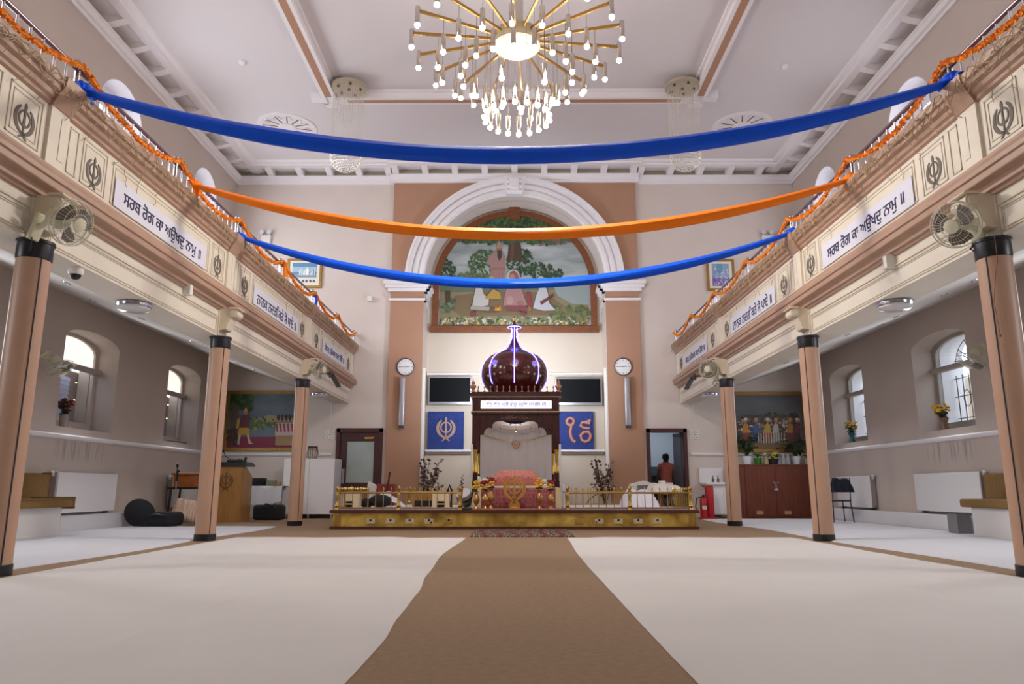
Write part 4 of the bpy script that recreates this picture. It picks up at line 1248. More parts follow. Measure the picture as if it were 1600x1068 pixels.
for x, c, c2 in ((1165, '#d08a28', '#8a3a2c'), (1181, '#3c5a94', '#2c3a5c'), (1199, '#d0a028', '#a85a2c'), (1212, '#c8b8b0', '#9a8a84'), (1234, '#c07a24', '#6a2a24'), (1245, '#7a3a3c', '#4a3030')):
    a.poly([(x - 5, 678), (x - 4, 664), (x, 660), (x + 4, 664), (x + 5, 678)], c); a.poly([(x - 5, 676), (x + 5, 676), (x + 6, 690), (x - 6, 690)], c2)
    a.ell(x, 657, 2.6, 3, '#b08a6a'); a.ell(x, 654.5, 3.2, 2.2, random.Random(x).choice(['#e4dcd0', '#d89a3c', '#d8d0c4']))
for x in range(1184, 1228, 4): a.poly([(x, 676), (x + 1, 676), (x + 2, 692), (x, 692)], '#cfc4b4')
a.done('painted_scene', t)

# dried flower arrangements either side of the canopy
def dried(x, y, z0, H, label, lean):
    t = thing('flower_arrangement', label, 'flowers', (x, y, z0))
    MB().lathe([(.06, z0), (.09, z0 + .05), (.10, z0 + .2), (.05, z0 + .32), (.06, z0 + .36)], 18, M=Matrix.Translation((x, y, 0))).build('vase', mat('#5a4a42', .4), t)
    r = random.Random(int(x * 100)); st = MB(); fl = MB()
    for i in range(22):
        tx, ty = r.gauss(0, .16) + lean * .1, r.gauss(0, .06); hz = H * (.5 + .5 * r.random())
        p0 = Vector((x, y, z0 + .3)); p2 = Vector((x + tx, y + ty, z0 + hz)); p1 = p0.lerp(p2, .5) + Vector((tx * .1, 0, .05))
        st.tube([p0, p1, p2], .005, 5)
        for q in range(9):
            c = p1.lerp(p2, q / 8) + Vector((r.gauss(0, .035), r.gauss(0, .03), r.gauss(0, .03)))
            fl.sph(c, .026 + .016 * r.random(), (1, .8, .7), 6, r.choice((0, 0, 1, 2)))
    p0 = Vector((x, y, z0 + .45)); pts = [p0 + Vector((lean * q * .06, -.02, .12 * math.sin(q * .5) - q * .004)) for q in range(9)]
    st.tube(pts, .006, 5)
    for p in pts[2:]: fl.sph(p, .022, n=6, mi=1)
    st.build('stems', mat('#3f3026', .8), t); fl.build('blossoms', [mat('#6f5a54', .9), mat('#463430', .9), mat('#9a8680', .9)], t)
dried(-2.2, 18.15, 0, 1.45, 'tall dried flower arrangement at the foot of the left pilaster', 1)
dried(2.2, 18.15, 0, 1.42, 'tall dried flower arrangement at the foot of the right pilaster', -1)

# ================================================================== DAIS, RAILS, CANOPY
DY0, DY1, DX, DZ = 13.0, 16.6, 3.15, 0.325
HAM = mat('#f2d068', .34, .25, var=.5, vs=3.4, bump=.6, bs=9, col2='#94702a', name='hammered_gold_sheet')
EDGE = mat('#5a2a1c', .45, var=.2, vs=8, name='brown_edging')
da = thing('dais', 'low wide platform faced in mottled gold sheet with brown edging', 'platform', (0, DY0, 0))
MB().bx(-DX, DX, DY0, DY1, .05, DZ - .045).build('gold_facing', HAM, da)
MB().bx(-DX - .04, DX + .04, DY0 - .03, DY1 + .03, 0, .05).build('plinth', EDGE, da)
MB().bx(-DX - .05, DX + .05, DY0 - .05, DY1 + .05, DZ - .05, DZ).build('top_edge', EDGE, da)
for px in (528, 1081):
    p = at_y(px, 810, DY0); MB().bx(p.x - .05, p.x + .05, DY0 - .012, DY0, .055, DZ - .055).build('corner_strip', GOLD, da)
for i, px in enumerate((579, 610, 640, 670, 701, 905, 936, 966, 997, 1027)):
    p = at_y(px, 814, DY0); sm = MB()
    sm.rbox(p.x - .075, p.x + .075, DY0 - .012, DY0 + .005, p.z - .045, p.z + .045, .006)
    if i != 5:
        sm.bx(p.x - .015, p.x + .02, DY0 - .018, DY0 - .01, p.z + .005, p.z + .035, 1)
        if i in (3, 6): sm.bx(p.x + .03 - .09 * (i == 6), p.x + .055 - .09 * (i == 6), DY0 - .018, DY0 - .01, p.z - .03, p.z - .005, 1)
    sm.build('socket_plate', [mat('#d8cfae' if i not in (4, 5) else '#b99a52', .35, .2), BLACK], da)
# cloth on the platform
for xa, xb, sd in ((-DX + .08, -.95, 'left of the canopy under the instruments'), (.98, DX - .08, 'right of the canopy under the heaped table')):
    m = MB().bx(xa, xb, DY0 + .12, DY1 - .1, DZ, DZ + .02)
    for i in range(50): m.tube([(xa + .02 + (xb - xa - .1) * i / 50, DY0 + .14 + .02 * math.sin(i * 1.7), DZ + .012), (xa + .02 + (xb - xa - .1) * (i + 1.4) / 50, DY0 + .15 + .02 * math.sin(i * 2.1), DZ + .014)], .016, 6)
    tag(m.build('platform_sheet', CLOTHW), 'white cotton sheet on the gold platform ' + sd, 'sheet')
def rail(name, label, pxs, Y, sub, extra=()):
    t = thing(name, label, 'railing', ((at_y(pxs[0], 780, Y).x + at_y(pxs[-1], 780, Y).x) / 2, Y, DZ))
    xs = [at_y(q, 780, Y).x for q in pxs]
    z0, z1 = DZ + .035, DZ + .295
    for a_, b_ in zip(xs, xs[1:]):
        MB().tube([(a_, Y, z1), (b_, Y, z1)], .017, 10).tube([(a_, Y, z0), (b_, Y, z0)], .013, 10).build('rail', GOLD, t)
        for i in range(1, sub):
            x = a_ + (b_ - a_) * i / sub
            MB().lathe([(.008, z0), (.008, z1), (.006, z1 + .05), (.016, z1 + .06), (.012, z1 + .075), (.004, z1 + .10), (.001, z1 + .102)], 8, M=Matrix.Translation((x, Y, 0))).build('baluster', GOLD, t)
    for x in xs:
        MB().lathe([(.045, DZ), (.045, DZ + .02), (.03, DZ + .04), (.042, DZ + .07), (.03, DZ + .1), (.026, DZ + .22), (.036, DZ + .25), (.026, DZ + .28), (.026, z1 + .02), (.036, z1 + .03), (.02, z1 + .045), (.036, z1 + .075), (.02, z1 + .105), (.004, z1 + .13)], 14, M=Matrix.Translation((x, Y, 0))).build('post', GOLD, t)
    return t
rail('brass_railing', 'low brass railing on the front left of the gold platform', (527, 623, 719), DY0 + .06, 8)
rail('brass_railing', 'low brass railing on the front right of the gold platform', (887, 984, 1079), DY0 + .06, 8)
rail('brass_railing', 'low brass railing along the back left of the gold platform', (549, 640, 723), DY1 - .06, 10)
rail('brass_railing', 'low brass railing along the back right of the gold platform', (884, 972, 1057), DY1 - .06, 10)
def side_rail(s, label):
    t = thing('brass_railing', label, 'railing', (s * 3.08, 14.8, DZ)); z1 = DZ + .295; x = s * 3.08
    MB().tube([(x, DY0 + .12, z1), (x, DY1 - .12, z1)], .017, 10).tube([(x, DY0 + .12, DZ + .035), (x, DY1 - .12, DZ + .035)], .013, 10).build('rail', GOLD, t)
    for i in range(22):
        y = DY0 + .2 + i * .148
        MB().lathe([(.008, DZ + .035), (.008, z1), (.006, z1 + .05), (.016, z1 + .06), (.004, z1 + .10)], 8, M=Matrix.Translation((x, y, 0))).build('baluster', GOLD, t)
side_rail(-1, 'low brass railing along the left end of the gold platform'); side_rail(1, 'low brass railing along the right end of the gold platform')

CXm = .03
CY0, CY1, CHW = 14.1, 15.8, .84
cn = thing('canopy', 'dark wooden canopy with onion dome, lit sign panel and blue neon ribs', 'canopy', (CXm, CY0, DZ))
zt = at_y(805, 612, CY0).z; z620 = at_y(805, 620.5, CY0).z; z643 = at_y(805, 643, CY0).z; z702 = at_y(805, 702, CY0).z
# scalloped front
inner = [(747, 702), (747, 679), (756, 679), (757, 673), (761, 668.5), (766, 667.5), (769, 669), (769.5, 663), (773, 659), (778, 657.5), (783, 657)]
inner = inner + [(1610 - x, y) for x, y in reversed(inner)]
L = [(CXm - CHW, z702)] + [(at_y(x, y, CY0).x, at_y(x, y, CY0).z) for x, y in inner] + [(CXm + CHW, z702), (CXm + CHW, z643), (CXm - CHW, z643)]
for y in (CY0 + .05, CY1): MB().slab([L], .05, plane((0, y, 0), (1, 0, 0), (0, 0, 1))).build('scalloped_arch', DWOOD, cn)
m = MB().slab([[(CXm - CHW, z643), (CXm + CHW, z643), (CXm + CHW, z620), (CXm - CHW, z620)]], .07, plane((0, CY0 + .05, 0), (1, 0, 0), (0, 0, 1)))
for x in (CXm - CHW, CXm + CHW - .05): m.bx(x, x + .05, CY0 + .05, CY1 - .05, z643 - .12, z620)
m.bx(CXm - CHW, CXm + CHW, CY1 - .05, CY1, z643, z620)
m.build('header', DWOOD, cn)
m = MB().bx(CXm - CHW - .05, CXm + CHW + .05, CY0 - .08, CY1 + .05, z620 + .02, zt - .02).bx(CXm - CHW - .02, CXm + CHW + .02, CY0 - .04, CY1 + .02, zt - .02, zt)
m.bx(CXm - CHW - .02, CXm + CHW + .02, CY0 - .045, CY0 + .03, z643 - .05, z643 - .01)
m.build('roof_board', DWOOD, cn)
m = MB().bx(CXm - CHW - .03, CXm + CHW + .03, CY0 - .05, CY0 + .02, z620, z620 + .02).bx(CXm - CHW - .03, CXm + CHW + .03, CY0 - .05, CY0 + .02, z643 - .01, z643 + .008)
m.build('gilt_line', mat('#c9a888', .35, .5), cn)
p0, p1 = at_y(751, 638, CY0 - .03), at_y(862, 625.5, CY0 - .03)
MB().rbox(p0.x, p1.x, CY0 - .045, CY0 - .015, p0.z, p1.z, .01).build('lit_sign', mat('#fffdfa', .4, emit=.75, name='backlit_sign'), cn)
m = MB(); write(m, 'ਧੰਨੁ ਧੰਨੁ ਸ੍ਰੀ ਗੁਰੂ ਗ੍ਰੰਥ ਸਾਹਿਬ ਜੀ', plane(((p0.x + p1.x) / 2, CY0 - .046, (p0.z + p1.z) / 2), (1, 0, 0), (0, 0, 1)), (p1.x - p0.x) * .84, .105, .004, bold=.003)
for q in (-1, 1):
    for z in (-.02, .03): m.sph(((p0.x + p1.x) / 2 + q * (p1.x - p0.x) * .465, CY0 - .046, (p0.z + p1.z) / 2 + z), .012, n=6)
m.build('sign_lettering', mat('#8d86bd', .6, emit=.4, name='pale_sign_lettering'), cn)
# carved crest above the arch
m = MB(); r = random.Random(4)
for i in range(60):
    u = (r.random() * 2 - 1); px = 805 + u * 22; py = 654 - (1 - u * u) * 5 * r.random()
    m.sph(at_y(px, py, CY0 - .004), .014, (1, .5, 1), 6)
m.build('carved_crest', mat('#5a2c1c', .4), cn)
# posts
for sx in (-1, 1):
    for y in (CY0 + .05, CY1 - .05):
        x = CXm + sx * (CHW - .06)
        po = MB().bx(x - .05, x + .05, y - .05, y + .05, DZ, DZ + .66).build('post', DWOOD, cn)
        MB().lathe([(.04, DZ + .66), (.046, DZ + .68), (.034, DZ + .72), (.034, z702 - .05), (.046, z702 - .02), (.05, z702 + .01)], 18, M=Matrix.Translation((x, y, 0))).build('brass_sleeve', mat('#d2a94a', .25, .95, name='bright_brass'), po)
        if y > 15: MB().bx(x - .05, x + .05, y - .05, y + .05, z702, z643).build('upper_post', DWOOD, po)
for sx in (-1, 1): MB().cyl((CXm + sx * CHW, CY0 - .04, DZ + .5), (CXm + sx * CHW, CY0 - .04, z702 + .1), .022, n=10).build('silver_pole', mat('#d8d4c4', .3, .6), cn)
# finials on the roof edge
def finial(x, y, z, big, par):
    k = 1.0 if not big else 2.1
    MB().lathe([(.022 * k, z), (.022 * k, z + .01 * k), (.007 * k, z + .025 * k), (.007 * k, z + .07 * k), (.018 * k, z + .085 * k), (.01 * k, z + .1 * k), (.003 * k, z + .12 * k)] if not big else
               [(.05, z), (.05, z + .02), (.025, z + .04), (.06, z + .09), (.06, z + .12), (.03, z + .15), (.04, z + .18), (.012, z + .22), (.004, z + .27)], 12, M=Matrix.Translation((x, y, 0))).build('finial', mat('#c08a6a', .3, .7, name='copper_finial'), par)
for i in range(13):
    finial(CXm - .73 + 1.46 * i / 12, CY0 - .02, zt, False, cn)
for sx in (-1, 1):
    finial(CXm + sx * (CHW - .01), CY0, zt, True, cn); finial(CXm + sx * (CHW - .01), CY1 - .03, zt, True, cn)
# onion dome
DCY = 14.95
def dz(y): return at_y(805, y, DCY).z
sc = at_y(855, 584, DCY).x - at_y(805, 584, DCY).x; sc /= 50.0
prof = [(36, 614), (41, 610), (46, 604), (50, 596), (51.5, 588), (51.5, 581), (50, 573), (46, 565), (39, 558), (30, 553), (21, 549), (15, 545), (11, 540), (8, 535), (5.5, 531), (4, 527), (4.5, 523), (4, 519), (3, 515), (6, 513), (9.5, 512), (9.5, 510.5), (4, 508.5), (2, 505), (1.2, 498), (.8, 494)]
Tm = Matrix.Translation((CXm - .03, DCY, 0))
LB = [(r_ * sc, dz(y)) for r_, y in prof]
LB[0] = (LB[0][0], zt)
do = MB().lathe(LB, 64, M=Tm).build('dome', mat('#45140c', .13, var=.45, vs=6, stretch=(1, 1, 3), spec=.7, name='lacquered_rosewood'), cn)
MB().lathe([(1.8 * sc, dz(505)), (1.4 * sc, dz(498)), (.4 * sc, dz(493))], 12, M=Tm).build('spire', GOLD, do)
NEON = mat('#6a5cff', .3, emit=9.0, name='violet_blue_neon')
m = MB()
for k in range(8):
    an = -PI / 2 + k * PI / 4
    pts = [Vector((CXm - .03 + (r_ * sc + .012) * math.cos(an), DCY + (r_ * sc + .012) * math.sin(an), dz(y))) for r_, y in prof[2:20]]
    m.tube(pts, .0085, 6)
rr = 9.5 * sc + .012
m.tube([(CXm - .03 + rr * math.cos(2 * PI * i / 24), DCY + rr * math.sin(2 * PI * i / 24), dz(511.3)) for i in range(24)], .0085, 6, closed=True)
m.build('neon_tube', NEON, do)
for k in range(3):
    an = -PI / 2 + (k - 1) * PI / 4
    l = bpy.data.lights.new('neon_glow', 'POINT'); l.energy = 4; l.color = (.25, .22, 1); l.shadow_soft_size = .1
    o = bpy.data.objects.new('neon_glow', l); COL.objects.link(o); o.location = (CXm + .75 * math.cos(an), DCY + .75 * math.sin(an), dz(566))
    o.parent = cn; o.location = Vector(o.location) - Vector(cn['_base'])
# lamp bar on the canopy roof washing the wall behind the dome
lb = MB().bx(CXm - .5, CXm + .5, CY1 - .14, CY1 - .06, zt, zt + .05).build('lamp_bar', SILVER, cn)
area('canopy_wall_wash', (CXm, CY1 - .02, zt + .12), (0, .9, .43), 1.3, .06, 95, (.80, .89, 1.0), 130)
# added point lamp brightens the inside, in place of small lamps hung there
l = bpy.data.lights.new('canopy_fill', 'POINT'); l.energy = 4; l.color = (1, .95, .9); l.shadow_soft_size = .05
o = bpy.data.objects.new('canopy_fill', l); o.location = (CXm, CY0 + .5, z643 - .5); COL.objects.link(o)
# cloths inside
FAB = mat('#d3ccca', .8, bump=.15, bs=10, name='pale_satin')
m = MB(); vs = []; nx, nz = 40, 6
for j in range(nz + 1):
    for i in range(nx + 1):
        x = CXm - .76 + 1.52 * i / nx
        vs.append((x, CY1 - .12 + .012 * math.sin(i * 1.3), DZ + .1 + (z643 - DZ - .05) * j / nz))
fs = [(j * (nx + 1) + i, j * (nx + 1) + i + 1, (j + 1) * (nx + 1) + i + 1, (j + 1) * (nx + 1) + i) for j in range(nz) for i in range(nx)]
m.add(vs, fs, 0, True); m.build('back_curtain', FAB, cn, fix=False)
m = MB(); vs = []; n = 24
for j in range(n + 1):
    for i in range(n + 1):
        u, v = i / n, j / n
        z = z643 - .02 - .28 * (math.sin(PI * u) ** .8) * (.35 + .65 * v) - .02 * math.sin(v * 20)
        vs.append((CXm - .76 + 1.52 * u, CY0 + .12 + (CY1 - CY0 - .3) * v, z))
fs = [(j * (n + 1) + i, j * (n + 1) + i + 1, (j + 1) * (n + 1) + i + 1, (j + 1) * (n + 1) + i) for j in range(n) for i in range(n)]
m.add(vs, fs, 0, True); m.build('ceiling_cloth', FAB, cn, fix=False)
m = MB()
y_ = CY0 + .18
pts = [at_y(783 + 44 * i / 20, 657 + 5 * math.sin(PI * i / 20), y_) for i in range(21)]
m.add([tuple(p) for p in pts] + [(p.x, p.y, p.z + .12) for p in pts], [(i, i + 1, i + 22, i + 21) for i in range(20)], 0, True)
m.build('blue_valance', mat('#24246a', .5), cn, fix=False)
# hanging gilt ornaments and fringe
m = MB()
for px, py, r_ in ((798, 660, .02), (813, 660, .02), (782, 668, .014), (829, 668, .014), (806, 671, .03), (768, 674, .012), (843, 674, .012)):
    p = at_y(px, py, y_ + .1); m.cyl(p + Vector((0, 0, .14)), p, .003, n=5).lathe([(r_ * .3, .02), (r_, 0), (r_ * 1.1, -.03), (r_ * .2, -.045)], 10, M=Matrix.Translation(p))
for s_ in (-1, 1):
    pts = [at_y(805 + s_ * (54 - 46 * i / 12), 680 + 10 * math.sin(PI / 2 * i / 12) - 2, CY1 - .2) for i in range(13)]
    for p in pts: m.sph(p, .022, (1.4, .4, .8), 6)
m.build('gilt_hanging', mat('#c2a676', .35, .5, name='gold_tinsel'), cn)
m = MB(); p = at_y(806, 694, CY1 - .2); khanda(m, plane(p, (1, 0, 0), (0, 0, 1)), .22, .01)
m.build('curtain_emblem', mat('#8a5a34', .4, .4), cn)

# the covered book bed
def rumala(name, c1, c2, sc_):
    m = mat(c1, .75, name=name)
    nt = m.node_tree; b = nt.nodes['Principled BSDF']
    tc = nt.nodes.new('ShaderNodeTexCoord'); v = nt.nodes.new('ShaderNodeTexVoronoi'); v.inputs['Scale'].default_value = sc_; v.inputs['Randomness'].default_value = .35
    nt.links.new(tc.outputs['Object'], v.inputs['Vector'])
    r_ = nt.nodes.new('ShaderNodeValToRGB'); e = r_.color_ramp.elements
    e[0].position = .18; e[0].color = lin(c2); e[1].position = .42; e[1].color = lin(c1)
    q = e.new(.8); q.color = lin('#c98a7c'); q2 = e.new(.6); q2.color = lin(c1)
    nt.links.new(v.outputs['Distance'], r_.inputs[0]); nt.links.new(r_.outputs[0], b.inputs['Base Color'])
    return m
RUM1 = rumala('dark_pink_brocade', '#8a2a40', '#cfa894', 44)
RUM2 = rumala('salmon_brocade', '#bf6058', '#f0d8c0', 40)
bd = thing('covered_bed', 'scripture bed under pink patterned cloths at the centre of the platform', 'covered bed', (CXm, 14.6, DZ))
BY = 13.95
def P_(px, py, Y=BY): return at_y(px, py, Y)
x0, x1 = P_(752, 780).x, P_(868, 780).x
zb, zm, zw, zu = DZ, P_(800, 762).z, P_(800, 756).z, P_(800, 733).z
MB().rbox(x0, x1, BY, 15.3, zb, zm, .03).build('lower_cloth', RUM1, bd)
MB().rbox(x0 + .1, x1 - .1, BY + .01, 15.25, zm - .01, zw, .02).build('white_layer', mat('#e2d6bc', .8), bd)
m = MB(); xa, xb = P_(763, 750).x, P_(849, 750).x; vs = []; n = 20
for j in range(11):
    v = j / 10
    for i in range(n + 1):
        u = 2 * i / n - 1
        hz = (zu - zw) * (1 - abs(u) ** 5) * (1 if v < .7 else 1 - ((v - .7) / .3) ** 2) * min(1, .55 + 2.2 * v)
        vs.append(((xa + xb) / 2 + u * (xb - xa) / 2 * (1.02 - .06 * v), BY + .0 + 1.15 * v, zw + hz))
k0 = len(vs)
for i in range(n + 1): vs.append((vs[i][0], BY - .01, zw - .01))
fs = [(j * (n + 1) + i, j * (n + 1) + i + 1, (j + 1) * (n + 1) + i + 1, (j + 1) * (n + 1) + i) for j in range(10) for i in range(n)]
fs += [(k0 + i, k0 + i + 1, i + 1, i) for i in range(n)]
m.add(vs, fs, 0, True); m.build('upper_cloth', RUM2, bd, fix=True)
for s_, a_, b_ in ((-1, 735, 752), (1, 868, 878)):
    q = [P_(a_ if s_ < 0 else b_, 794), P_(b_ if s_ < 0 else a_, 794), P_(b_ if s_ < 0 else a_, 760), P_((a_ + 6) if s_ < 0 else b_ - 3, 762)]
    m = MB().slab([[(p.x, p.z) for p in (q if s_ < 0 else [q[1], q[0], q[3], q[2]])]], 1.24, plane((0, 15.2, 0), (1, 0, 0), (0, 0, 1)))
    m.build('side_drape', mat('#cfbf94', .8, bump=.3, bs=12, name='cream_silk'), bd)
for px, rr in ((758, .07), (851, .06)):
    p = P_(px, 748, 14.3); p.z = zw + rr * .8; MB().sph(p, rr, (1.2, 1.6, .9), 12).build('bolster', mat('#dcd9b8', .8), bd)
p = at_y(745, 743, 14.4)
tag(MB().sph((p.x, 14.4, DZ + .52), .12, (.9, 1, .75), 14).sph((p.x + .06, 14.35, DZ + .46), .1, (1, 1, .6), 12).cyl((p.x, 14.4, DZ), (p.x, 14.4, DZ + .45), .05).build('cushion', mat('#c9cfc9', .85, bump=.4, bs=14)), 'pale folded cushion bundle inside the canopy by its left post', 'cushion')
# gold emblem on a stand
em = thing('emblem_stand', 'large gold double sword emblem standing before the pink cloths', 'emblem', (at_y(804, 793, 13.55).x, 13.55, DZ))
p0 = at_y(804, 790, 13.55); ptop = at_y(804, 742, 13.55)
m = MB(); khanda(m, plane((p0.x, 13.56, (p0.z + ptop.z) / 2 + .02), (1, 0, 0), (0, 0, 1)), ptop.z - p0.z - .02, .035)
m.build('emblem', GOLDP, em)
MB().lathe([(.12, DZ), (.12, DZ + .02), (.05, DZ + .05), (.03, DZ + .12), (.02, DZ + .2)], 20, M=Matrix.Translation((p0.x, 13.58, 0))).bx(p0.x - .1, p0.x + .1, 13.53, 13.62, DZ + .03, DZ + .10).build('stand', GOLDP, em)
# flower vases
def gold_vase(px, py, Y, top, label, reds):
    p = at_y(px, py, Y); p.z = DZ
    hgt = at_y(px, top, Y).z - DZ
    t = thing('flower_vase', label, 'vase', tuple(p))
    k = hgt * .62
    MB().lathe([(.055, 0), (.055, .012), (.018, .2 * k), (.022, .28 * k), (.05, .42 * k), (.062, .58 * k), (.05, .74 * k), (.026, .86 * k), (.03, .94 * k), (.042, k), (.03, k)], 18, M=Matrix.Translation(p)).build('vase', mat('#c49660', .28, .9, name='copper_brass'), t)
    fl = MB(); r_ = random.Random(px)
    for i in range(16):
        a_ = r_.random() * 6.28; rr = .075 * r_.random() ** .5
        c = Vector((p.x + rr * math.cos(a_), p.y + rr * math.sin(a_), DZ + k + .05 + (hgt - k) * r_.random() * .75))
        fl.sph(c, .022 + .012 * r_.random(), (1, 1, .75), 7, 1 if c.z > DZ + k + (hgt - k) * .6 and reds else 0)
    fl.build('blooms', [YELLOW, REDP], t)
    lf = MB()
    for i in range(9):
        a_ = r_.random() * 6.28; lf.sph((p.x + .04 * math.cos(a_), p.y + .04 * math.sin(a_), DZ + k + .015 + .03 * r_.random()), .03, (1, 1, .4), 6)
    lf.build('leaves', GREEN, t)
gold_vase(744, 794, 13.35, 752, 'brass vase of yellow flowers at the far left of the group before the canopy', 0)
gold_vase(758, 796, 13.22, 750, 'brass vase of yellow and red flowers second from left before the canopy', 1)
gold_vase(767, 792, 13.5, 744, 'taller brass vase of yellow and red flowers left of the gold emblem', 1)
gold_vase(843, 793, 13.45, 747, 'brass vase of yellow flowers just right of the gold emblem', 0)
gold_vase(861, 796, 13.22, 750, 'brass vase of yellow and red flowers at the far right before the canopy', 1)
for px, lb in ((755, 'left'), (847, 'right')): pass
m = MB().bx(at_y(737, 795, 13.2).x, at_y(877, 795, 13.2).x, 12.96, 13.9, DZ, DZ + .012)
r_ = random.Random(2)
tag(m.build('platform_runner', mat('#a8705c', .9, var=.4, vs=14, name='faded_red_runner')), 'faded reddish runner laid on the platform before the pink cloths', 'runner')
m = MB().rbox(at_y(722, 795, 13.2).x, at_y(737, 795, 13.2).x, 13.05, 13.3, DZ, DZ + .035, .012)
tag(m.build('folded_cloth', mat('#24502c', .9, bump=.5, bs=20)), 'small folded green cloth on the platform edge left of the vases', 'cloth')
# rug on the floor before the platform
a0, a1, a2, a3 = at_z(733, 838.5, 0), at_z(899, 838.5, 0), at_z(893, 828, 0), at_z(740, 828, 0)
RUG = mat('#6a3436', .95, name='woven_rug')
nt = RUG.node_tree; tc = nt.nodes.new('ShaderNodeTexCoord'); wv = nt.nodes.new('ShaderNodeTexWave'); wv.wave_type = 'BANDS'; wv.inputs['Scale'].default_value = 1.3; wv.inputs['Distortion'].default_value = 6; wv.inputs['Detail'].default_value = 1
cr = nt.nodes.new('ShaderNodeValToRGB'); cr.color_ramp.interpolation = 'CONSTANT'
for i, (p, c) in enumerate(((0, '#5c2c34'), (.25, '#a87c5c'), (.4, '#3c2a34'), (.6, '#8c4a3c'), (.75, '#c9a88a'), (.85, '#4a5648'))):
    e = cr.color_ramp.elements[i] if i < 2 else cr.color_ramp.elements.new(p)
    e.position = p; e.color = lin(c)
nt.links.new(tc.outputs['Object'], wv.inputs['Vector']); nt.links.new(wv.outputs['Fac'], cr.inputs[0]); nt.links.new(cr.outputs[0], nt.nodes['Principled BSDF'].inputs['Base Color'])
y0_, y1_ = a0.y, min(12.9, DY0 - .06)
tag(MB().bx(a0.x, a1.x, y0_, y1_, 0, .014).build('rug', RUG), 'small patterned rug on the carpet in front of the gold platform', 'rug')

# ------------------------------------------------------------------ things kept on the platform, left of the canopy
def box_stand(px0, px1, Y, label):
    a_, b_ = at_y(px0, 790, Y), at_y(px1, 790, Y); zt_ = at_y(px0, 771, Y).z
    t = thing('book_stand', label, 'stand', ((a_.x + b_.x) / 2, Y, DZ + .02))
    w_ = b_.x - a_.x
    CW = mat('#d9c6a8', .6, name='cream_wood')
    z0 = DZ + .02
    MB().bx(a_.x, a_.x + w_ * .26, Y, Y + .3, z0, zt_).build('side', CW, t)
    MB().bx(b_.x - w_ * .26, b_.x, Y, Y + .3, z0, zt_).build('side', CW, t)
    MB().bx(a_.x + w_ * .26, b_.x - w_ * .26, Y + .02, Y + .28, z0 + (zt_ - z0) * .48, zt_).build('front', CW, t)
    MB().bx(a_.x + w_ * .26, b_.x - w_ * .26, Y + .02, Y + .28, z0 + (zt_ - z0) * .24, z0 + (zt_ - z0) * .32).build('rail', CW, t)
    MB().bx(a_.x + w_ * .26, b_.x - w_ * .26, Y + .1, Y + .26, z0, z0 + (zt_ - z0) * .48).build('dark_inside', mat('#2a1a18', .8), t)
box_stand(530, 559, 13.6, 'small cream wooden stand at the far left of the platform')
box_stand(675, 701, 13.6, 'small cream wooden stand near the harmonium on the platform')
# harmonium
p0, p1 = at_y(648, 790, 14.4), at_y(677, 790, 14.4)
h = thing('harmonium', 'wooden harmonium with white keys on the platform left of the canopy', 'instrument', ((p0.x + p1.x) / 2, 14.4, DZ + .02))
x0, x1 = p0.x - .05, p1.x + .12
MB().bx(x0, x1, 14.4, 14.75, DZ + .02, DZ + .26).bx(x0 - .02, x1 + .02, 14.38, 14.77, DZ + .24, DZ + .27).build('case', OAK, h)
k_ = MB()
for i in range(18): k_.bx(x0 + .05 + i * (x1 - x0 - .1) / 18, x0 + .05 + (i + .85) * (x1 - x0 - .1) / 18, 14.37, 14.5, DZ + .27, DZ + .285)
k_.build('keys', mat('#efeade', .4), h)
MB().bx(x0 + .03, x1 - .03, 14.36, 14.40, DZ + .04, DZ + .14).build('front_cloth', BLACKM, h)
m = MB()
for i in range(5): m.cyl((x0 + .1 + i * .1, 14.36, DZ + .19), (x0 + .1 + i * .1, 14.40, DZ + .19), .014, n=8)
m.build('stop_knob', mat('#3a2418', .4), h)
# white wrapped bundle over dark bag
p = at_y(596, 785, 14.0)
b1 = MB().sph((p.x - .02, 14.0, DZ + .14), .22, (1.0, .8, .55), 14).sph((p.x - .28, 14.0, DZ + .1), .13, (1, .8, .7), 10)
tag(b1.build('instrument_bag', BLACKM), 'black instrument bag lying on the platform under a white cloth', 'bag')
m = MB(); vs = []; n = 16
for j in range(n + 1):
    for i in range(n + 1):
        u, v = i / n, j / n
        x = p.x - .27 + .75 * u
        z = DZ + .07 + .24 * math.sin(PI * min(1, max(0, .12 + .78 * u))) * (.65 + .35 * math.sin(PI * v)) - (.14 * u if u > .5 else 0) + .012 * math.sin(9 * u + 5 * v)
        vs.append((x, 14.02 + .4 * v, z))
fs = [(j * (n + 1) + i, j * (n + 1) + i + 1, (j + 1) * (n + 1) + i + 1, (j + 1) * (n + 1) + i) for j in range(n) for i in range(n)]
m.add(vs, fs, 0, True); tag(m.build('white_cloth', mat('#d9d7df', .9, bump=.3, bs=14), fix=False), 'white cloth thrown over the black bag on the platform', 'cloth')
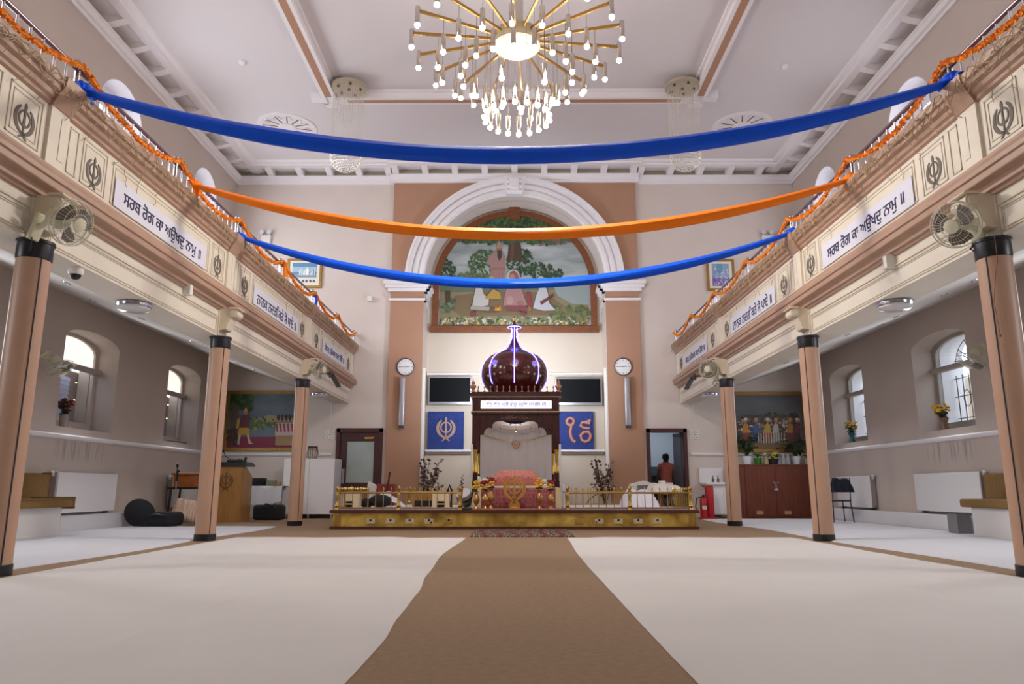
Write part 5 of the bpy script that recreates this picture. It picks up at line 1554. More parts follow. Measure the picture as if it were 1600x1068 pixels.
# red case with a dark stringed neck
p = at_y(602, 770, 15.6)
rc = thing('red_case', 'red box behind the brass railing at the back left of the platform', 'box', (p.x, 15.6, DZ + .02))
MB().rbox(p.x - .17, p.x + .19, 15.55, 15.9, DZ + .02, at_y(600, 755.5, 15.6).z, .015).build('case', mat('#7c1a14', .45, var=.2, vs=10), rc)
MB().bx(p.x - .18, p.x + .20, 15.54, 15.91, DZ + .42, DZ + .45).build('lid_rim', mat('#8f2a20', .45), rc)
q0, q1 = at_y(603, 775, 15.35), at_y(609, 739, 15.35)
tn = thing('stringed_instrument', 'dark long necked string instrument leaning before the red box', 'instrument', (q0.x, 15.35, DZ + .02))
MB().tube([(q0.x - .02, 15.35, DZ + .1), q0, q1], [.03, .02, .016], 10).build('neck', mat('#2c1410', .4), tn)
m = MB().sph(q1, .03, (1, .8, 1.2), 10)
for i in range(4): m.cyl(Vector(q0.lerp(q1, .6 + .1 * i)) + Vector((-.035, 0, 0)), Vector(q0.lerp(q1, .6 + .1 * i)) + Vector((.035, 0, 0)), .006, n=6)
m.build('pegs', mat('#3c1a14', .4), tn)
MB().sph((q0.x - .03, 15.35, DZ + .14), .12, (1, .7, 1), 14).build('body', mat('#5a2a18', .3), tn)
p = at_y(581, 758, 15.75)
tag(MB().slab([[(-.1, 0), (.12, 0), (.1, .05), (-.08, .14)]], .2, plane((p.x, 15.95, p.z - .06), (1, 0, 0), (0, 0, 1))).bx(p.x - .1, p.x + .1, 15.75, 15.95, DZ + .02, p.z - .06).build('paper_stack', mat('#dcdad8', .8)), 'white stack of papers beside the red box on the platform', 'papers')
# black strap bag and microphone stub, incense vase
p = at_y(702, 780, 13.9)
m = MB().tube([(p.x - .02, 13.9, DZ + .04), (p.x - .04, 13.9, DZ + .3), (p.x + .0, 13.9, DZ + .43), (p.x + .05, 13.92, DZ + .3), (p.x + .04, 13.92, DZ + .04)], .022, 8).rbox(p.x - .06, p.x + .06, 13.88, 14.05, DZ + .02, DZ + .14, .03)
tag(m.build('strap_bag', BLACKM), 'small black bag with upright strap beside the cream stand', 'bag')
p = at_y(726, 782, 14.05)
t = thing('drum', 'round drum with white head under the left side of the canopy front', 'drum', (p.x, 14.05, DZ + .02))
T_ = Matrix.Translation((p.x, 14.1, DZ + .2)) @ Matrix.Rotation(R(38), 4, 'X') @ Matrix.Rotation(R(-14), 4, 'Y')
MB().lathe([(.09, -.16), (.14, -.1), (.15, .06), (.13, .1)], 24, M=T_).build('shell', mat('#8c8684', .4, .4), t)
MB().lathe([(.135, .1), (.14, .115), (0, .125)], 24, M=T_).build('head', mat('#cfccd2', .7), t)
MB().lathe([(.13, -.02), (.155, 0), (.155, .03), (.13, .04)], 24, M=T_).build('rim', BLACK, t)
p = at_y(720, 765, 13.8)
t = thing('incense_holder', 'small gold pot holding a dark green sprig beside the brass railing end', 'ornament', (p.x, 13.6, DZ))
p = at_y(720, 770, 13.6)
MB().lathe([(.03, DZ), (.04, DZ + .05), (.025, DZ + .2), (.04, DZ + .34), (.04, DZ + .37)], 12, M=Matrix.Translation((p.x, 13.6, 0))).build('pot', GOLD, t)
m = MB()
for i in range(12): m.sph((p.x + .02 * math.sin(i * 2) + .003 * i, 13.6, DZ + .37 + .022 * i), .026 - .0015 * i, (1, 1, .9), 6)
m.build('sprig', mat('#1c2a1c', .6), t)

# ------------------------------------------------------------------ right side of the platform: cloth covered table and papers
p0, p1 = at_y(985, 790, 14.6), at_y(1068, 790, 14.6)
zt_ = at_y(1000, 763, 14.6).z
tb = thing('covered_table', 'small low table heaped with white cloths on the right of the platform', 'table', ((p0.x + p1.x) / 2, 14.6, DZ + .02))
xm = at_y(1030, 780, 14.6).x
MB().bx(xm, p1.x, 14.62, 15.3, zt_ - .05, zt_).build('table_top', CUPW, tb)
for x in (xm + .02, p1.x - .1):
    for y in (14.65, 15.2): MB().bx(x, x + .07, y, y + .07, DZ + .02, zt_ - .05).build('leg', CUPW, tb)
def heap(x0, x1, y0, y1, zb, ztop, seed, name, label, col=CLOTHW, fold=.03, par=None):
    m = MB(); n = 22; vs = []; r = random.Random(seed); ph = r.random() * 6
    for j in range(n + 1):
        for i in range(n + 1):
            u, v = i / n, j / n
            e = min(1, 5 * min(u, 1 - u), 5 * min(v, 1 - v))
            z = zb + (ztop - zb) * e ** .6 * (.9 + .1 * math.sin(3 * u + ph)) + (fold * math.sin(14 * u + 4 * v + ph) * .4 + .3 * fold * math.sin(9 * v + ph) if e > .05 else 0)
            vs.append((x0 + (x1 - x0) * u + .02 * math.sin(8 * v + ph) * (1 - e), y0 + (y1 - y0) * v + .03 * math.sin(20 * u + ph) * (1 - e), max(zb, z)))
    fs = [(j * (n + 1) + i, j * (n + 1) + i + 1, (j + 1) * (n + 1) + i + 1, (j + 1) * (n + 1) + i) for j in range(n) for i in range(n)]
    m.add(vs, fs, 0, True)
    o = m.build(name, col, par, fix=False)
    return tag(o, label, 'cloth') if not par else o
heap(at_y(1018, 780, 14.5).x, at_y(1069, 780, 14.5).x, 14.52, 15.4, zt_ - .07, zt_ + .10, 4, 'white_cloth', 'rumpled white cloth heaped on the table top at the right of the platform', mat('#ddd9d2', .9, bump=.4, bs=16))
heap(at_y(978, 780, 14.35).x, at_y(1030, 780, 14.35).x, 14.3, 15.2, DZ + .02, zt_ + .03, 9, 'white_cloth', 'white and lilac cloth draped down to the platform beside the low table', CLOTHW, .05)
p = at_y(1008, 758, 15.35)
t = thing('book_pile', 'open white box of papers on the white cloth heap, leftmost', 'papers', (p.x, 15.3, zt_))
zz = at_y(1008, 762, 15.3).z
MB().bx(p.x - .28, p.x + .24, 15.3, 15.7, zz - .2, zz + .02).slab([[(-.29, 0), (.25, 0), (.24, .04), (0, .12), (-.28, .05)]], .3, plane((p.x, 15.7, zz + .03), (1, 0, 0), (0, 0, 1))).build('box', mat('#dbd6d2', .8), t)
MB().bx(p.x - .17, p.x + .15, 15.285, 15.3, zz - .05, zz + .06).build('grey_label', mat('#6a6a72', .6), t)
MB().bx(p.x - .15, p.x + .2, 15.26, 15.5, zz - .10, zz - .05).build('orange_book', mat('#c9805c', .6), t)
p = at_y(1041, 753, 15.5); zz = at_y(1041, 762, 15.5).z
t = thing('paper_boxes', 'pair of small white boxes on the heap in front of the open door', 'box', (p.x, 15.5, zz))
MB().rbox(p.x - .13, p.x - .02, 15.45, 15.7, zz - .1, zz + .15, .008).build('tall_box', mat('#e4dedb', .7), t)
MB().rbox(p.x - .02, p.x + .13, 15.45, 15.7, zz - .1, zz + .11, .008).build('short_box', mat('#d8d2d0', .7), t)
p = at_y(1057, 760, 15.4)
tag(MB().cyl((p.x, 15.5, zt_ - .02), (p.x, 15.5, p.z + .02), .09, .085, 16).build('steel_tin', mat('#8f9a98', .35, .6)), 'round grey tin at the right end of the heaped table', 'tin')
p = at_y(1045, 785, 14.9)
tag(MB().sph((p.x, 14.95, DZ + .14), .14, (1, .9, .85), 14).build('steel_bowl', mat('#85858c', .35, .5)), 'grey round pot stored under the low table on the platform', 'pot')
p = at_y(883, 765, 14.9)
t = thing('candle_glass', 'small clear glass lamp by the right post of the canopy', 'lamp', (p.x, 14.2, DZ))
MB().lathe([(.04, DZ), (.045, DZ + .02), (.02, DZ + .06), (.02, DZ + .28), (.06, DZ + .32), (.065, DZ + .42), (.05, DZ + .45)], 16, M=Matrix.Translation((at_y(881.5, 770, 14.0).x, 14.0, 0))).build('glass', mat('#c9ccd2', .1, alpha=.6), t)

# ================================================================== FLOOR SHEETS
SHEET = mat('#e0dcd9', .92, var=.03, vs=1.2, bump=.12, bs=9, name='cotton_floor_sheet')
SHEETB = mat('#d9d8de', .92, var=.03, vs=1.2, bump=.15, bs=9, name='cool_cotton_floor_sheet')
def sheet(name, label, inner, xout, y0, y1, s, m_, seams=(), thick=.014, nx=70, ny=220, amp=.006, edge=.03):
    """inner(y) gives the free edge; outer edge at xout"""
    m = MB(); vs = []
    for j in range(ny + 1):
        v = j / ny; y = y0 + (y1 - y0) * v
        xi = inner(y)
        for i in range(nx + 1):
            u = i / nx
            x = xout + (xi - xout) * u
            yy = y + (edge * math.sin(x * 5.3) + edge * .6 * math.sin(x * 11 + 1)) * (v ** 8)
            d = min(u, 1 - u) * abs(xi - xout)
            z = thick + amp * noise.noise(Vector((x * 1.1, y * .8, s))) + amp * .7 * noise.noise(Vector((x * 3.1, y * 2.2, s + 5)))
            for (xa, ya, xb, yb, h, w_) in seams:
                L2 = (xb - xa) ** 2 + (yb - ya) ** 2
                t = max(0, min(1, ((x - xa) * (xb - xa) + (yy - ya) * (yb - ya)) / L2))
                q = math.hypot(x - xa - t * (xb - xa), yy - ya - t * (yb - ya))
                z += h * math.exp(-(q / w_) ** 2) * (.6 + .4 * math.sin(9 * t + xa))
            z = max(.006, z)
            if u in (0, 1) or v in (0, 1): z = .002
            vs.append((x, yy, z))
    fs = [(j * (nx + 1) + i, j * (nx + 1) + i + 1, (j + 1) * (nx + 1) + i + 1, (j + 1) * (nx + 1) + i) for j in range(ny) for i in range(nx)]
    m.add(vs, fs, 0, True)
    return tag(m.build(name, m_), label, 'floor sheet')
def interp(pts):
    pts = sorted(pts)
    def f(y):
        if y <= pts[0][0]: return pts[0][1]
        for (a, xa), (b, xb) in zip(pts, pts[1:]):
            if y <= b:
                t = (y - a) / (b - a); t = t * t * (3 - 2 * t); return xa + (xb - xa) * t
        return pts[-1][1]
    return f
def edge_pts(px): return [(at_z(x, y, .01).y, at_z(x, y, .01).x) for x, y in px]
eL = edge_pts([(728, 839), (690, 866), (668, 895), (652, 925), (622, 962), (598, 1000), (566, 1035), (535, 1068)])
eR = edge_pts([(886, 839), (906, 868), (925, 890), (958, 925), (1000, 970), (1040, 1012), (1095, 1068)])
yF = eL[0][0]
fL = interp(eL + [(-2, -.62), (-5, -.62)]); fR = interp(eR + [(-2, .66), (-5, .66)])
s1 = [at_z(px, py, .01) for px, py in ((80, 1060), (385, 935))]
s2 = [at_z(px, py, .01) for px, py in ((1330, 893), (1560, 955))]
s3 = [at_z(px, py, .01) for px, py in ((480, 868), (590, 850))]
s4 = [at_z(px, py, .01) for px, py in ((1380, 985), (1600, 965))]
S = lambda a, h, w_: (a[0].x, a[0].y, a[1].x, a[1].y, h, w_)
sheet('floor_sheet', 'large white cotton sheet spread on the carpet left of the central aisle', fL, -3.98, -4.5, yF, 1, SHEET, [S(s1, .026, .045), S(s3, .008, .03), (-2.2, 3.2, -3.9, 4.0, .006, .05), (-1.4, 5.2, -3.6, 5.6, .006, .05), (-1.2, 7.6, -3.8, 8.0, .006, .06), (-2.0, 1.8, -3.4, 9.5, .008, .025), (-1.0, 8.8, -3.2, 9.4, .006, .05)])
sheet('floor_sheet', 'large white cotton sheet spread on the carpet right of the central aisle', fR, 3.98, -4.5, yF, 2, SHEET, [S(s2, .016, .05), S(s4, .008, .05), (1.5, 3.3, 3.6, 3.5, .007, .05), (1.6, 4.2, 3.8, 4.4, .007, .06), (1.3, 6.0, 3.9, 6.5, .007, .06), (2.2, 7.4, 3.9, 7.2, .006, .05), (1.0, 8.9, 3.2, 9.6, .006, .05), (2.6, 2.2, 3.4, 2.6, .009, .04)])
sheet('floor_sheet', 'bluish white sheet covering the floor of the left side aisle', lambda y: -4.28 - .06 * math.sin(y * 1.3) - max(0, (y - 12.2)) * .10, -7.15, -4.5, 13.9, 3, SHEETB, [(-6.9, y_, -4.6, y_ + .25, .008, .06) for y_ in (6.2, 7.4, 8.3, 9.6, 10.7, 11.9, 12.8)])
sheet('floor_sheet', 'bluish white sheet covering the floor of the right side aisle', lambda y: 4.28 + .06 * math.sin(y * 1.1), 7.15, -4.5, 17.5, 4, SHEETB, [(6.9, y_, 4.6, y_ + .25, .010, .06) for y_ in (6.6, 7.3, 8.2, 8.9, 9.8, 10.7, 11.9, 12.8, 14)])

# ================================================================== SIDE AISLES
def radiator(s, y0, y1, label, z0=.30, z1=.955):
    r = thing('radiator', label, 'radiator', (s * 7.44, (y0 + y1) / 2, z0))
    xf = s * 7.36
    MB().rbox(xf, xf + s * .03, y0, y1, z0, z1, .012).bx(xf + s * .03, xf + s * .10, y0 + .02, y1 - .02, z1 - .02, z1 - .006).build('panel', mat('#e6e4e4', .4, name='radiator_enamel'), r)
    for y in (y0 - .004, y1 - .02): MB().bx(xf + s * .02, xf + s * .12, y, y + .024, z0, z1).build('end_grille', mat('#9a9090', .5), r)
    MB().cyl((xf + s * .07, y0 - .05, z1 - .05), (xf + s * .07, y0, z1 - .05), .02, n=10).sph((xf + s * .07, y0 - .04, z1 - .01), .035, n=10).build('valve', PLAST, r)
    MB().tube([(xf + s * .07, y0 - .04, z0 + .05), (xf + s * .07, y0 - .04, .02)], .01, 6).build('pipe', mat('#6a5a50', .4, .5), r)
    for y in (y0 + .1, y1 - .14): MB().bx(xf + s * .04, xf + s * .135, y, y + .04, z0 - .03, z1).build('bracket', BLACK, r)
radiator(-1, 11.93, 13.7, 'long white panel radiator on the left aisle wall behind the bench end')
radiator(-1, 16.0, 17.2, 'white radiator at the far end of the left aisle wall behind the instrument table')
radiator(1, 11.78, 13.72, 'long white panel radiator on the right aisle wall behind the bench end')
radiator(1, 15.45, 17.05, 'white radiator on the right aisle wall beside the middle column')
# low boxed plinths along the walls
for s, y0, y1, lb in ((-1, 11.6, 14.9, 'left'), (1, 11.0, 18.45, 'right')):
    tag(MB().rbox(s * 7.18, s * 7.495, y0, y1, 0, .255, .01).build('pipe_boxing', mat('#d9d7da', .7, name='white_boxing')), 'low white boxed ledge running along the %s aisle wall under the radiators' % lb, 'boxing')
def bench(s, y1, label):
    b = thing('bench', label, 'bench', (s * 7.0, 9, 0))
    MB().rbox(s * 6.78, s * 7.46, 5.0, y1 - .1, 0, .42, .01).build('base', mat('#dedbd8', .6), b)
    MB().rbox(s * 6.7, s * 7.40, 5.0, y1 + .05, .42, .54, .03).build('seat_cushion', BENCH, b)
    MB().rbox(s * 7.36, s * 7.47, 5.0, y1 + .46, .54, .92, .02).build('back_cushion', BENCH, b)
bench(-1, 11.27, 'white boxed bench with brown velour seat in the left aisle')
bench(1, 11.23, 'white boxed bench with brown velour seat in the right aisle')
# vases on the window sills
def sill_vase(p, label, col, blooms, vase='cyl', n=16, spread=.12):
    t = thing('flower_vase', label, 'vase', tuple(p))
    T_ = Matrix.Translation(p)
    if vase == 'cyl': MB().lathe([(.065, 0), (.07, .02), (.072, .22), (.066, .22), (.06, .03), (0, .02)], 20, M=T_).build('vase', col, t)
    else: MB().lathe([(.06, 0), (.065, .03), (.045, .1), (.05, .14), (.075, .22), (.068, .22), (.04, .14), (0, .03)], 20, M=T_).build('vase', col, t)
    r = random.Random(int(p.y * 10)); st, lf, fl = MB(), MB(), MB()
    for i in range(n):
        a = r.random() * 6.28; rr = spread * (.3 + .7 * r.random()); h_ = .32 + .16 * r.random()
        q = Vector((p.x + rr * math.cos(a), p.y + rr * math.sin(a), p.z + h_))
        st.tube([Vector((p.x, p.y, p.z + .05)), Vector((p.x, p.y, p.z + .2)).lerp(q, .3), q], .004, 5)
        fl.sph(q, .028 + .014 * r.random(), (1, 1, .7), 8, i % len(blooms))
        for k in range(3):
            c = Vector((p.x, p.y, p.z + .22)).lerp(q, r.random() * .9) + Vector((r.gauss(0, .03), r.gauss(0, .03), 0))
            lf.sph(c, .026, (1.2, .7, .5), 6)
    st.build('stems', GREEN, t); lf.build('leaves', mat('#22361e', .6), t); fl.build('blooms', blooms, t)
q = at_x(99, 663, -7.53); 
sill_vase(Vector((-7.6, at_x(99, 663, -7.6).y, 1.7)), 'glass vase of dark red roses on the first left window sill', mat('#b9a89c', .12, alpha=.55, name='smoky_vase_glass'), [REDP, mat('#6a0f1c', .6)])
sill_vase(Vector((7.6, at_x(1477, 668, 7.6).y, 1.7)), 'ornate small vase of yellow flowers on the first right window sill', mat('#8a6a5a', .3, .3, var=.5, vs=30), [YELLOW], 'flare', 18, .16)
sill_vase(Vector((7.6, at_x(1332, 690, 7.6).y, 1.7)), 'teal vase of yellow and white flowers on the second right window sill', mat('#1f5a5e', .25, name='teal_glaze'), [YELLOW, YELLOW, mat('#ddd8cc', .6)], 'flare', 14, .13)
p = at_x(277, 690, -7.55)
tag(MB().rbox(-7.72, -7.52, p.y - .45, p.y + .42, 1.70, 1.725, .006).build('flat_case', BLACK), 'flat black case lying on the second left window sill', 'case')
MBs = None
# guitar case, cushion
p = at_z(246, 818, 0)
gc = thing('guitar_case', 'black padded instrument bag slumped against the left aisle wall', 'bag', (-6.95, 13.9, 0))
def blobpath(pts, rs, mb, fl=.45, n=14): mb.tube(pts, rs, n, flat=fl)
m = MB()
Mg = Matrix.Translation((-6.88, 13.72, .25)) @ Matrix.Rotation(R(24), 4, 'Y')
m.sph((0, 0, 0), .30, (.98, .42, .84), 20, M=Mg).sph((.18, .02, -.12), .17, (1.2, .7, .8), 14, M=Mg)
m.build('body', BLACKM, gc)
MB().rbox(-6.75, -6.22, 13.62, 14.15, .012, .27, .09, seg=4).build('lower_bag', BLACKM, gc)
MB().tube([(-6.65, 13.61, .2), (-6.5, 13.58, .24), (-6.35, 13.61, .2)], .014, 6).build('handle', BLACK, gc)
cu = MB(); vs = []; n = 14
for sd in (0, 1):
    for j in range(n + 1):
        for i in range(n + 1):
            u, v = i / n * 2 - 1, j / n * 2 - 1
            th = .09 * (1 - u ** 4) ** .5 * (1 - v ** 4) ** .5 * (1 if sd else -1)
            vs.append((u * .36, th, v * .22))
for sd in (0, 1):
    o_ = sd * (n + 1) ** 2
    cu.add([], [], 0)
fs = []
for sd in (0, 1):
    o_ = sd * (n + 1) ** 2
    for j in range(n):
        for i in range(n): fs.append((o_ + j * (n + 1) + i, o_ + j * (n + 1) + i + 1, o_ + (j + 1) * (n + 1) + i + 1, o_ + (j + 1) * (n + 1) + i))
M_ = Matrix.Translation((-6.25, 14.42, .26)) @ Matrix.Rotation(R(-22), 4, 'X') @ Matrix.Rotation(R(10), 4, 'Y')
cu.add(vs, fs, 0, True, M_)
tag(cu.build('pillow', mat('#d9cdb8', .9, var=.25, vs=5, stretch=(6, 1, .3), col2='#b06a54', name='striped_cream_cotton')), 'cream striped pillow propped behind the black instrument bag', 'pillow')
# instrument table and stand
ty = 15.4
pa, pb = at_y(258, 795, ty), at_y(308, 795, ty)
t = thing('trolley', 'black metal trolley holding a wooden case beside the left aisle wall', 'trolley', ((pa.x + pb.x) / 2, ty, 0))
x0, x1 = pa.x, pb.x + .12
zt_ = at_y(270, 761, ty).z
MB().bx(x0, x1, ty, ty + .5, zt_ - .04, zt_).bx(x0 + .05, x1 - .05, ty + .02, ty + .48, .2, .22).build('shelf', BLACK, t)
for x in (x0 + .06, x1 - .09):
    for y in (ty + .02, ty + .45): MB().tube([(x + .02, y, zt_), (x - .02, y, .015)], .022, 8).build('leg', BLACK, t)
tag(heap(x0 + .1, x1 - .05, ty + .02, ty + .45, .22, .42, 7, 'plastic_bags', None, mat('#c9c4cc', .5, bump=.5, bs=20)), 'crumpled pale bags on the lower shelf of the black trolley', 'bags')
w_ = thing('wooden_case', 'polished orange wooden harmonium case on the black trolley', 'case', ((x0 + x1) / 2, ty, zt_))
zc_ = at_y(270, 738, ty).z
MB().rbox(x0 + .1, x1 - .02, ty + .04, ty + .46, zt_, zc_ - .02, .01).build('body', mat('#a8602a', .25, var=.3, vs=6, name='orange_varnish'), w_)
MB().rbox(x0 + .06, x1 + .02, ty + .0, ty + .5, zc_ - .05, zc_, .012).build('lid', mat('#b06c34', .25, var=.3, vs=6), w_)
mp = at_y(272, 795, 15.0)
ms = thing('microphone_stand', 'short silver microphone stand with black clip in the left aisle', 'stand', (mp.x, 15.0, 0))
MB().lathe([(.12, .012), (.12, .03), (.02, .04)], 24, M=Matrix.Translation((mp.x, 15.0, 0))).build('base', BLACK, ms)
ztop = at_y(272, 732, 15.0).z
MB().tube([(mp.x, 15.0, .03), (mp.x, 15.0, ztop - .2)], .012, 8).build('pole', STEEL, ms)
MB().tube([(mp.x, 15, ztop - .25), (mp.x, 15, ztop - .02)], .022, 8).sph((mp.x - .01, 15, ztop + .06), .03, (1, 1, 1.6), 8).sph((mp.x + .04, 14.98, ztop - .05), .025, n=8).cyl((mp.x, 15, ztop - .02), (mp.x - .01, 15, ztop + .06), .012, n=8).build('clip', BLACK, ms)
# lectern
ly = 15.9
pa, pb, pc = at_y(338, 814, ly), at_y(374, 814, ly), at_y(388, 812, ly)
l = thing('lectern', 'honey oak lectern with carved emblem behind the middle left column', 'lectern', (pa.x + .2, ly, 0))
zt_ = at_y(360, 728, ly).z
MB().bx(pa.x, pb.x, ly, ly + .03, 0.0, zt_).build('front_panel', OAK, l)
MB().slab([[(0, 0), (.55, 0), (.55, zt_ - .22), (.1, zt_), (0, zt_)]], .03, plane((pb.x - .02, ly + .03, 0), (0, 1, 0), (0, 0, 1))).bx(pa.x, pa.x + .03, ly + .03, ly + .55, 0, zt_ - .15).build('side_panel', mat('#a87a40', .45, var=.2, vs=5, name='side_oak'), l)
MB().bx(pa.x - .05, pb.x + .08, ly - .06, ly + .5, zt_, zt_ + .05).bx(pa.x - .02, pb.x + .06, ly - .03, ly + .45, zt_ + .05, zt_ + .09).build('top', BLACK, l)
m = MB(); khanda(m, plane((at_y(353, 752, ly).x, ly, at_y(353, 752, ly).z), (1, 0, 0), (0, 0, 1)), .40, .01); m.build('carved_emblem', mat('#7a5424', .5), l)
mx = thing('mixer', 'small black audio mixer lying on the lectern top', 'mixer', (pa.x + .3, ly, zt_ + .09))
m = MB().rbox(pa.x + .12, pb.x - .04, ly + .0, ly + .3, zt_ + .09, zt_ + .14, .01)
for i in range(6): m.cyl((pa.x + .2 + i * .06, ly + .02, zt_ + .14), (pa.x + .2 + i * .06, ly + .02, zt_ + .165), .015, n=8)
m.build('body', BLACK, mx)
g0 = Vector((pa.x + .16, ly + .1, zt_ + .14))
MB().tube([g0, at_y(352, 712, ly + .1), at_y(349, 704, ly + .1)], .008, 6).sph(at_y(349, 704, ly + .1), .025, (1, 1, 1.4), 8).build('gooseneck_microphone', BLACK, mx)
tag(MB().cyl((pb.x + .02, ly + .05, zt_ + .09), (pb.x + .02, ly + .05, zt_ + .15), .02, n=10).sph((pb.x + .02, ly + .05, zt_ + .17), .03, n=10).build('small_knob', BLACK), 'small black knob shaped device at the right corner of the lectern top', 'device')
# cloth covered side table with laptop box
ty = 17.3
pa, pb = at_y(388, 808, ty), at_y(437, 808, ty)
zt_ = at_y(410, 759, ty).z
t = thing('side_table', 'small table under a white cloth between lectern and tall white cupboard', 'table', ((pa.x + pb.x) / 2, ty, 0))
MB().bx(pa.x - .1, pb.x - .05, ty, ty + .6, zt_ - .04, zt_ - .005).build('table_top', mat('#8a8078', .6), t)
for x in (pa.x - .02, pb.x - .15):
    for y in (ty + .05, ty + .55): MB().cyl((x, y, 0), (x, y, zt_ - .04), .016, n=8).build('leg', mat('#6a6462', .4, .5), t)
m = MB(); vs = []; n = 24
for j in range(n + 1):
    for i in range(n + 1):
        u, v = i / n, j / n
        x = pa.x - .13 + (pb.x - pa.x + .16) * u
        if v < .45: y, z = ty - .025 - .02 * math.sin(14 * u), zt_ - (.33 + .1 * math.sin(2.5 * u + .5)) * (1 - v / .45)
        else: y, z = ty - .025 + .6 * (v - .45) / .55, zt_ + .004
        vs.append((x, y, z))
m.add(vs, [(j * (n + 1) + i, j * (n + 1) + i + 1, (j + 1) * (n + 1) + i + 1, (j + 1) * (n + 1) + i) for j in range(n) for i in range(n)], 0, True)
tag(m.build('tablecloth', mat('#d9d8dc', .9, bump=.4, bs=9), fix=False), 'white cloth draped over the small table beside the lectern', 'tablecloth')
qa, qb = at_y(391, 757, ty + .1), at_y(412, 746, ty + .1)
tag(MB().rbox(qa.x, qb.x, ty + .1, ty + .35, zt_ + .004, qb.z, .01).bx(qa.x + .06, qa.x + .16, ty + .095, ty + .1, qb.z - .05, qb.z - .03).build('black_box', mat('#16161c', .4)), 'black equipment box on the white clothed side table', 'box')
qa, qb = at_y(416, 757, ty + .2), at_y(436, 747, ty + .2)
tag(MB().rbox(qa.x, qa.x + .2, ty + .15, ty + .4, zt_ + .004, zt_ + .14, .02).rbox(qa.x + .12, qb.x, ty + .2, ty + .45, zt_ + .004, zt_ + .10, .02).build('tan_box', mat('#a8854a', .6, var=.4, vs=9, col2='#3f6a6a')), 'tan and teal box on the side table near the cupboard', 'box')
pa, pb = at_y(397, 810, 16.9), at_y(443, 810, 16.9)
bb = thing('black_bag', 'large black soft bag on the floor under the white clothed table', 'bag', ((pa.x + pb.x) / 2, 16.95, 0))
MB().rbox(pa.x, pb.x - .02, 16.75, 17.15, .0, at_y(420, 788, 16.9).z, .07, seg=4).build('body', BLACKM, bb)
MB().tube([(pa.x + .2, 16.74, .3), (pa.x + .3, 16.72, .36), (pb.x - .35, 16.72, .36), (pb.x - .2, 16.74, .3)], .015, 6).build('handle', BLACK, bb)
# tall white cupboard with tabla drum on top
cy = 17.75
pa, pb = at_y(439, 806, cy), at_y(519, 806, cy)
zt_ = at_y(480, 716, cy).z
c = thing('cupboard', 'tall plain white cupboard against the end wall behind the farthest left column', 'cupboard', ((pa.x + pb.x) / 2, cy, 0))
MB().bx(pa.x, pb.x, cy + .02, YB - .03, .1, zt_).build('body', mat('#d0cdd2', .5), c)
xm = (pa.x + pb.x) / 2
MB().bx(pa.x, xm - .004, cy, cy + .02, .1, zt_).build('door', WHITE, c); MB().bx(xm + .004, pb.x, cy, cy + .02, .1, zt_).build('door', WHITE, c)
for x in (pa.x + .02, xm, pb.x - .06): MB().bx(x, x + .04, cy + .05, cy + .09, 0, .1).build('foot', STEEL, c)
p = at_y(488, 716, 18.0)
tb_ = thing('drum', 'small laced drum standing on top of the tall white cupboard', 'drum', (p.x, 18.0, zt_))
hh = at_y(488, 697, 18.0).z - zt_
T_ = Matrix.Translation((p.x, 18.0, zt_))
MB().lathe([(.09, 0), (.13, hh * .3), (.135, hh * .5), (.10, hh * .85), (.10, hh * .92)], 24, M=T_).build('shell', mat('#c9b9a6', .5, var=.3, vs=8), tb_)
m = MB()
for i in range(14):
    a = 2 * PI * i / 14
    m.tube([T_ @ Vector((.095 * math.cos(a), .095 * math.sin(a), .01)), T_ @ Vector((.137 * math.cos(a + .1), .137 * math.sin(a + .1), hh * .42)), T_ @ Vector((.108 * math.cos(a), .108 * math.sin(a), hh * .9))], .008, 5)
m.lathe([(.112, hh * .88), (.118, hh * .93), (.112, hh), (0, hh)], 24, M=T_)
m.build('lacing', mat('#2c2422', .6), tb_)

# right aisle, far end
cy = 18.0
pa, pb = at_y(1160, 809, cy), at_y(1276, 809, cy)
zt_ = at_y(1210, 725, cy).z
c = thing('cupboard', 'wide reddish wooden cupboard under the horsemen painting in the right aisle', 'cupboard', ((pa.x + pb.x) / 2, cy, 0))
MB().bx(pa.x, pb.x, cy + .025, YB - .01, .0, zt_ - .02).build('body', CUPW, c)
MB().bx(pa.x - .02, pb.x + .02, cy - .01, YB - .01, zt_ - .03, zt_).build('top', CUPW, c)
ex = [at_y(q_, 770, cy).x for q_ in (1166, 1213, 1253)]
for a_, b_ in ((ex[0], ex[1]), (ex[1], ex[2])):
    d_ = MB().bx(a_ + .004, b_ - .004, cy, cy + .025, .03, zt_ - .04).build('door', CUPW, c)
    xx = (a_ + b_) / 2 - .06
    MB().bx(xx - .08, xx + .08, cy - .008, cy + .002, .09, .17).build('vent_plate', mat('#b99a6a', .4, .4), d_)
m = MB()
for q_ in (-.05, .05): m.cyl((ex[1] + q_, cy - .03, zt_ * .66), (ex[1] + q_, cy + .01, zt_ * .66), .022, n=10)
m.rbox(ex[1] - .05, ex[1] + .05, cy - .025, cy + .005, zt_ * .5, zt_ * .5 + .06, .008).bx(ex[1] - .015, ex[1] + .015, cy - .02, cy + .003, zt_ * .53, zt_ * .66)
m.build('hasp_and_knobs', STEEL, c)
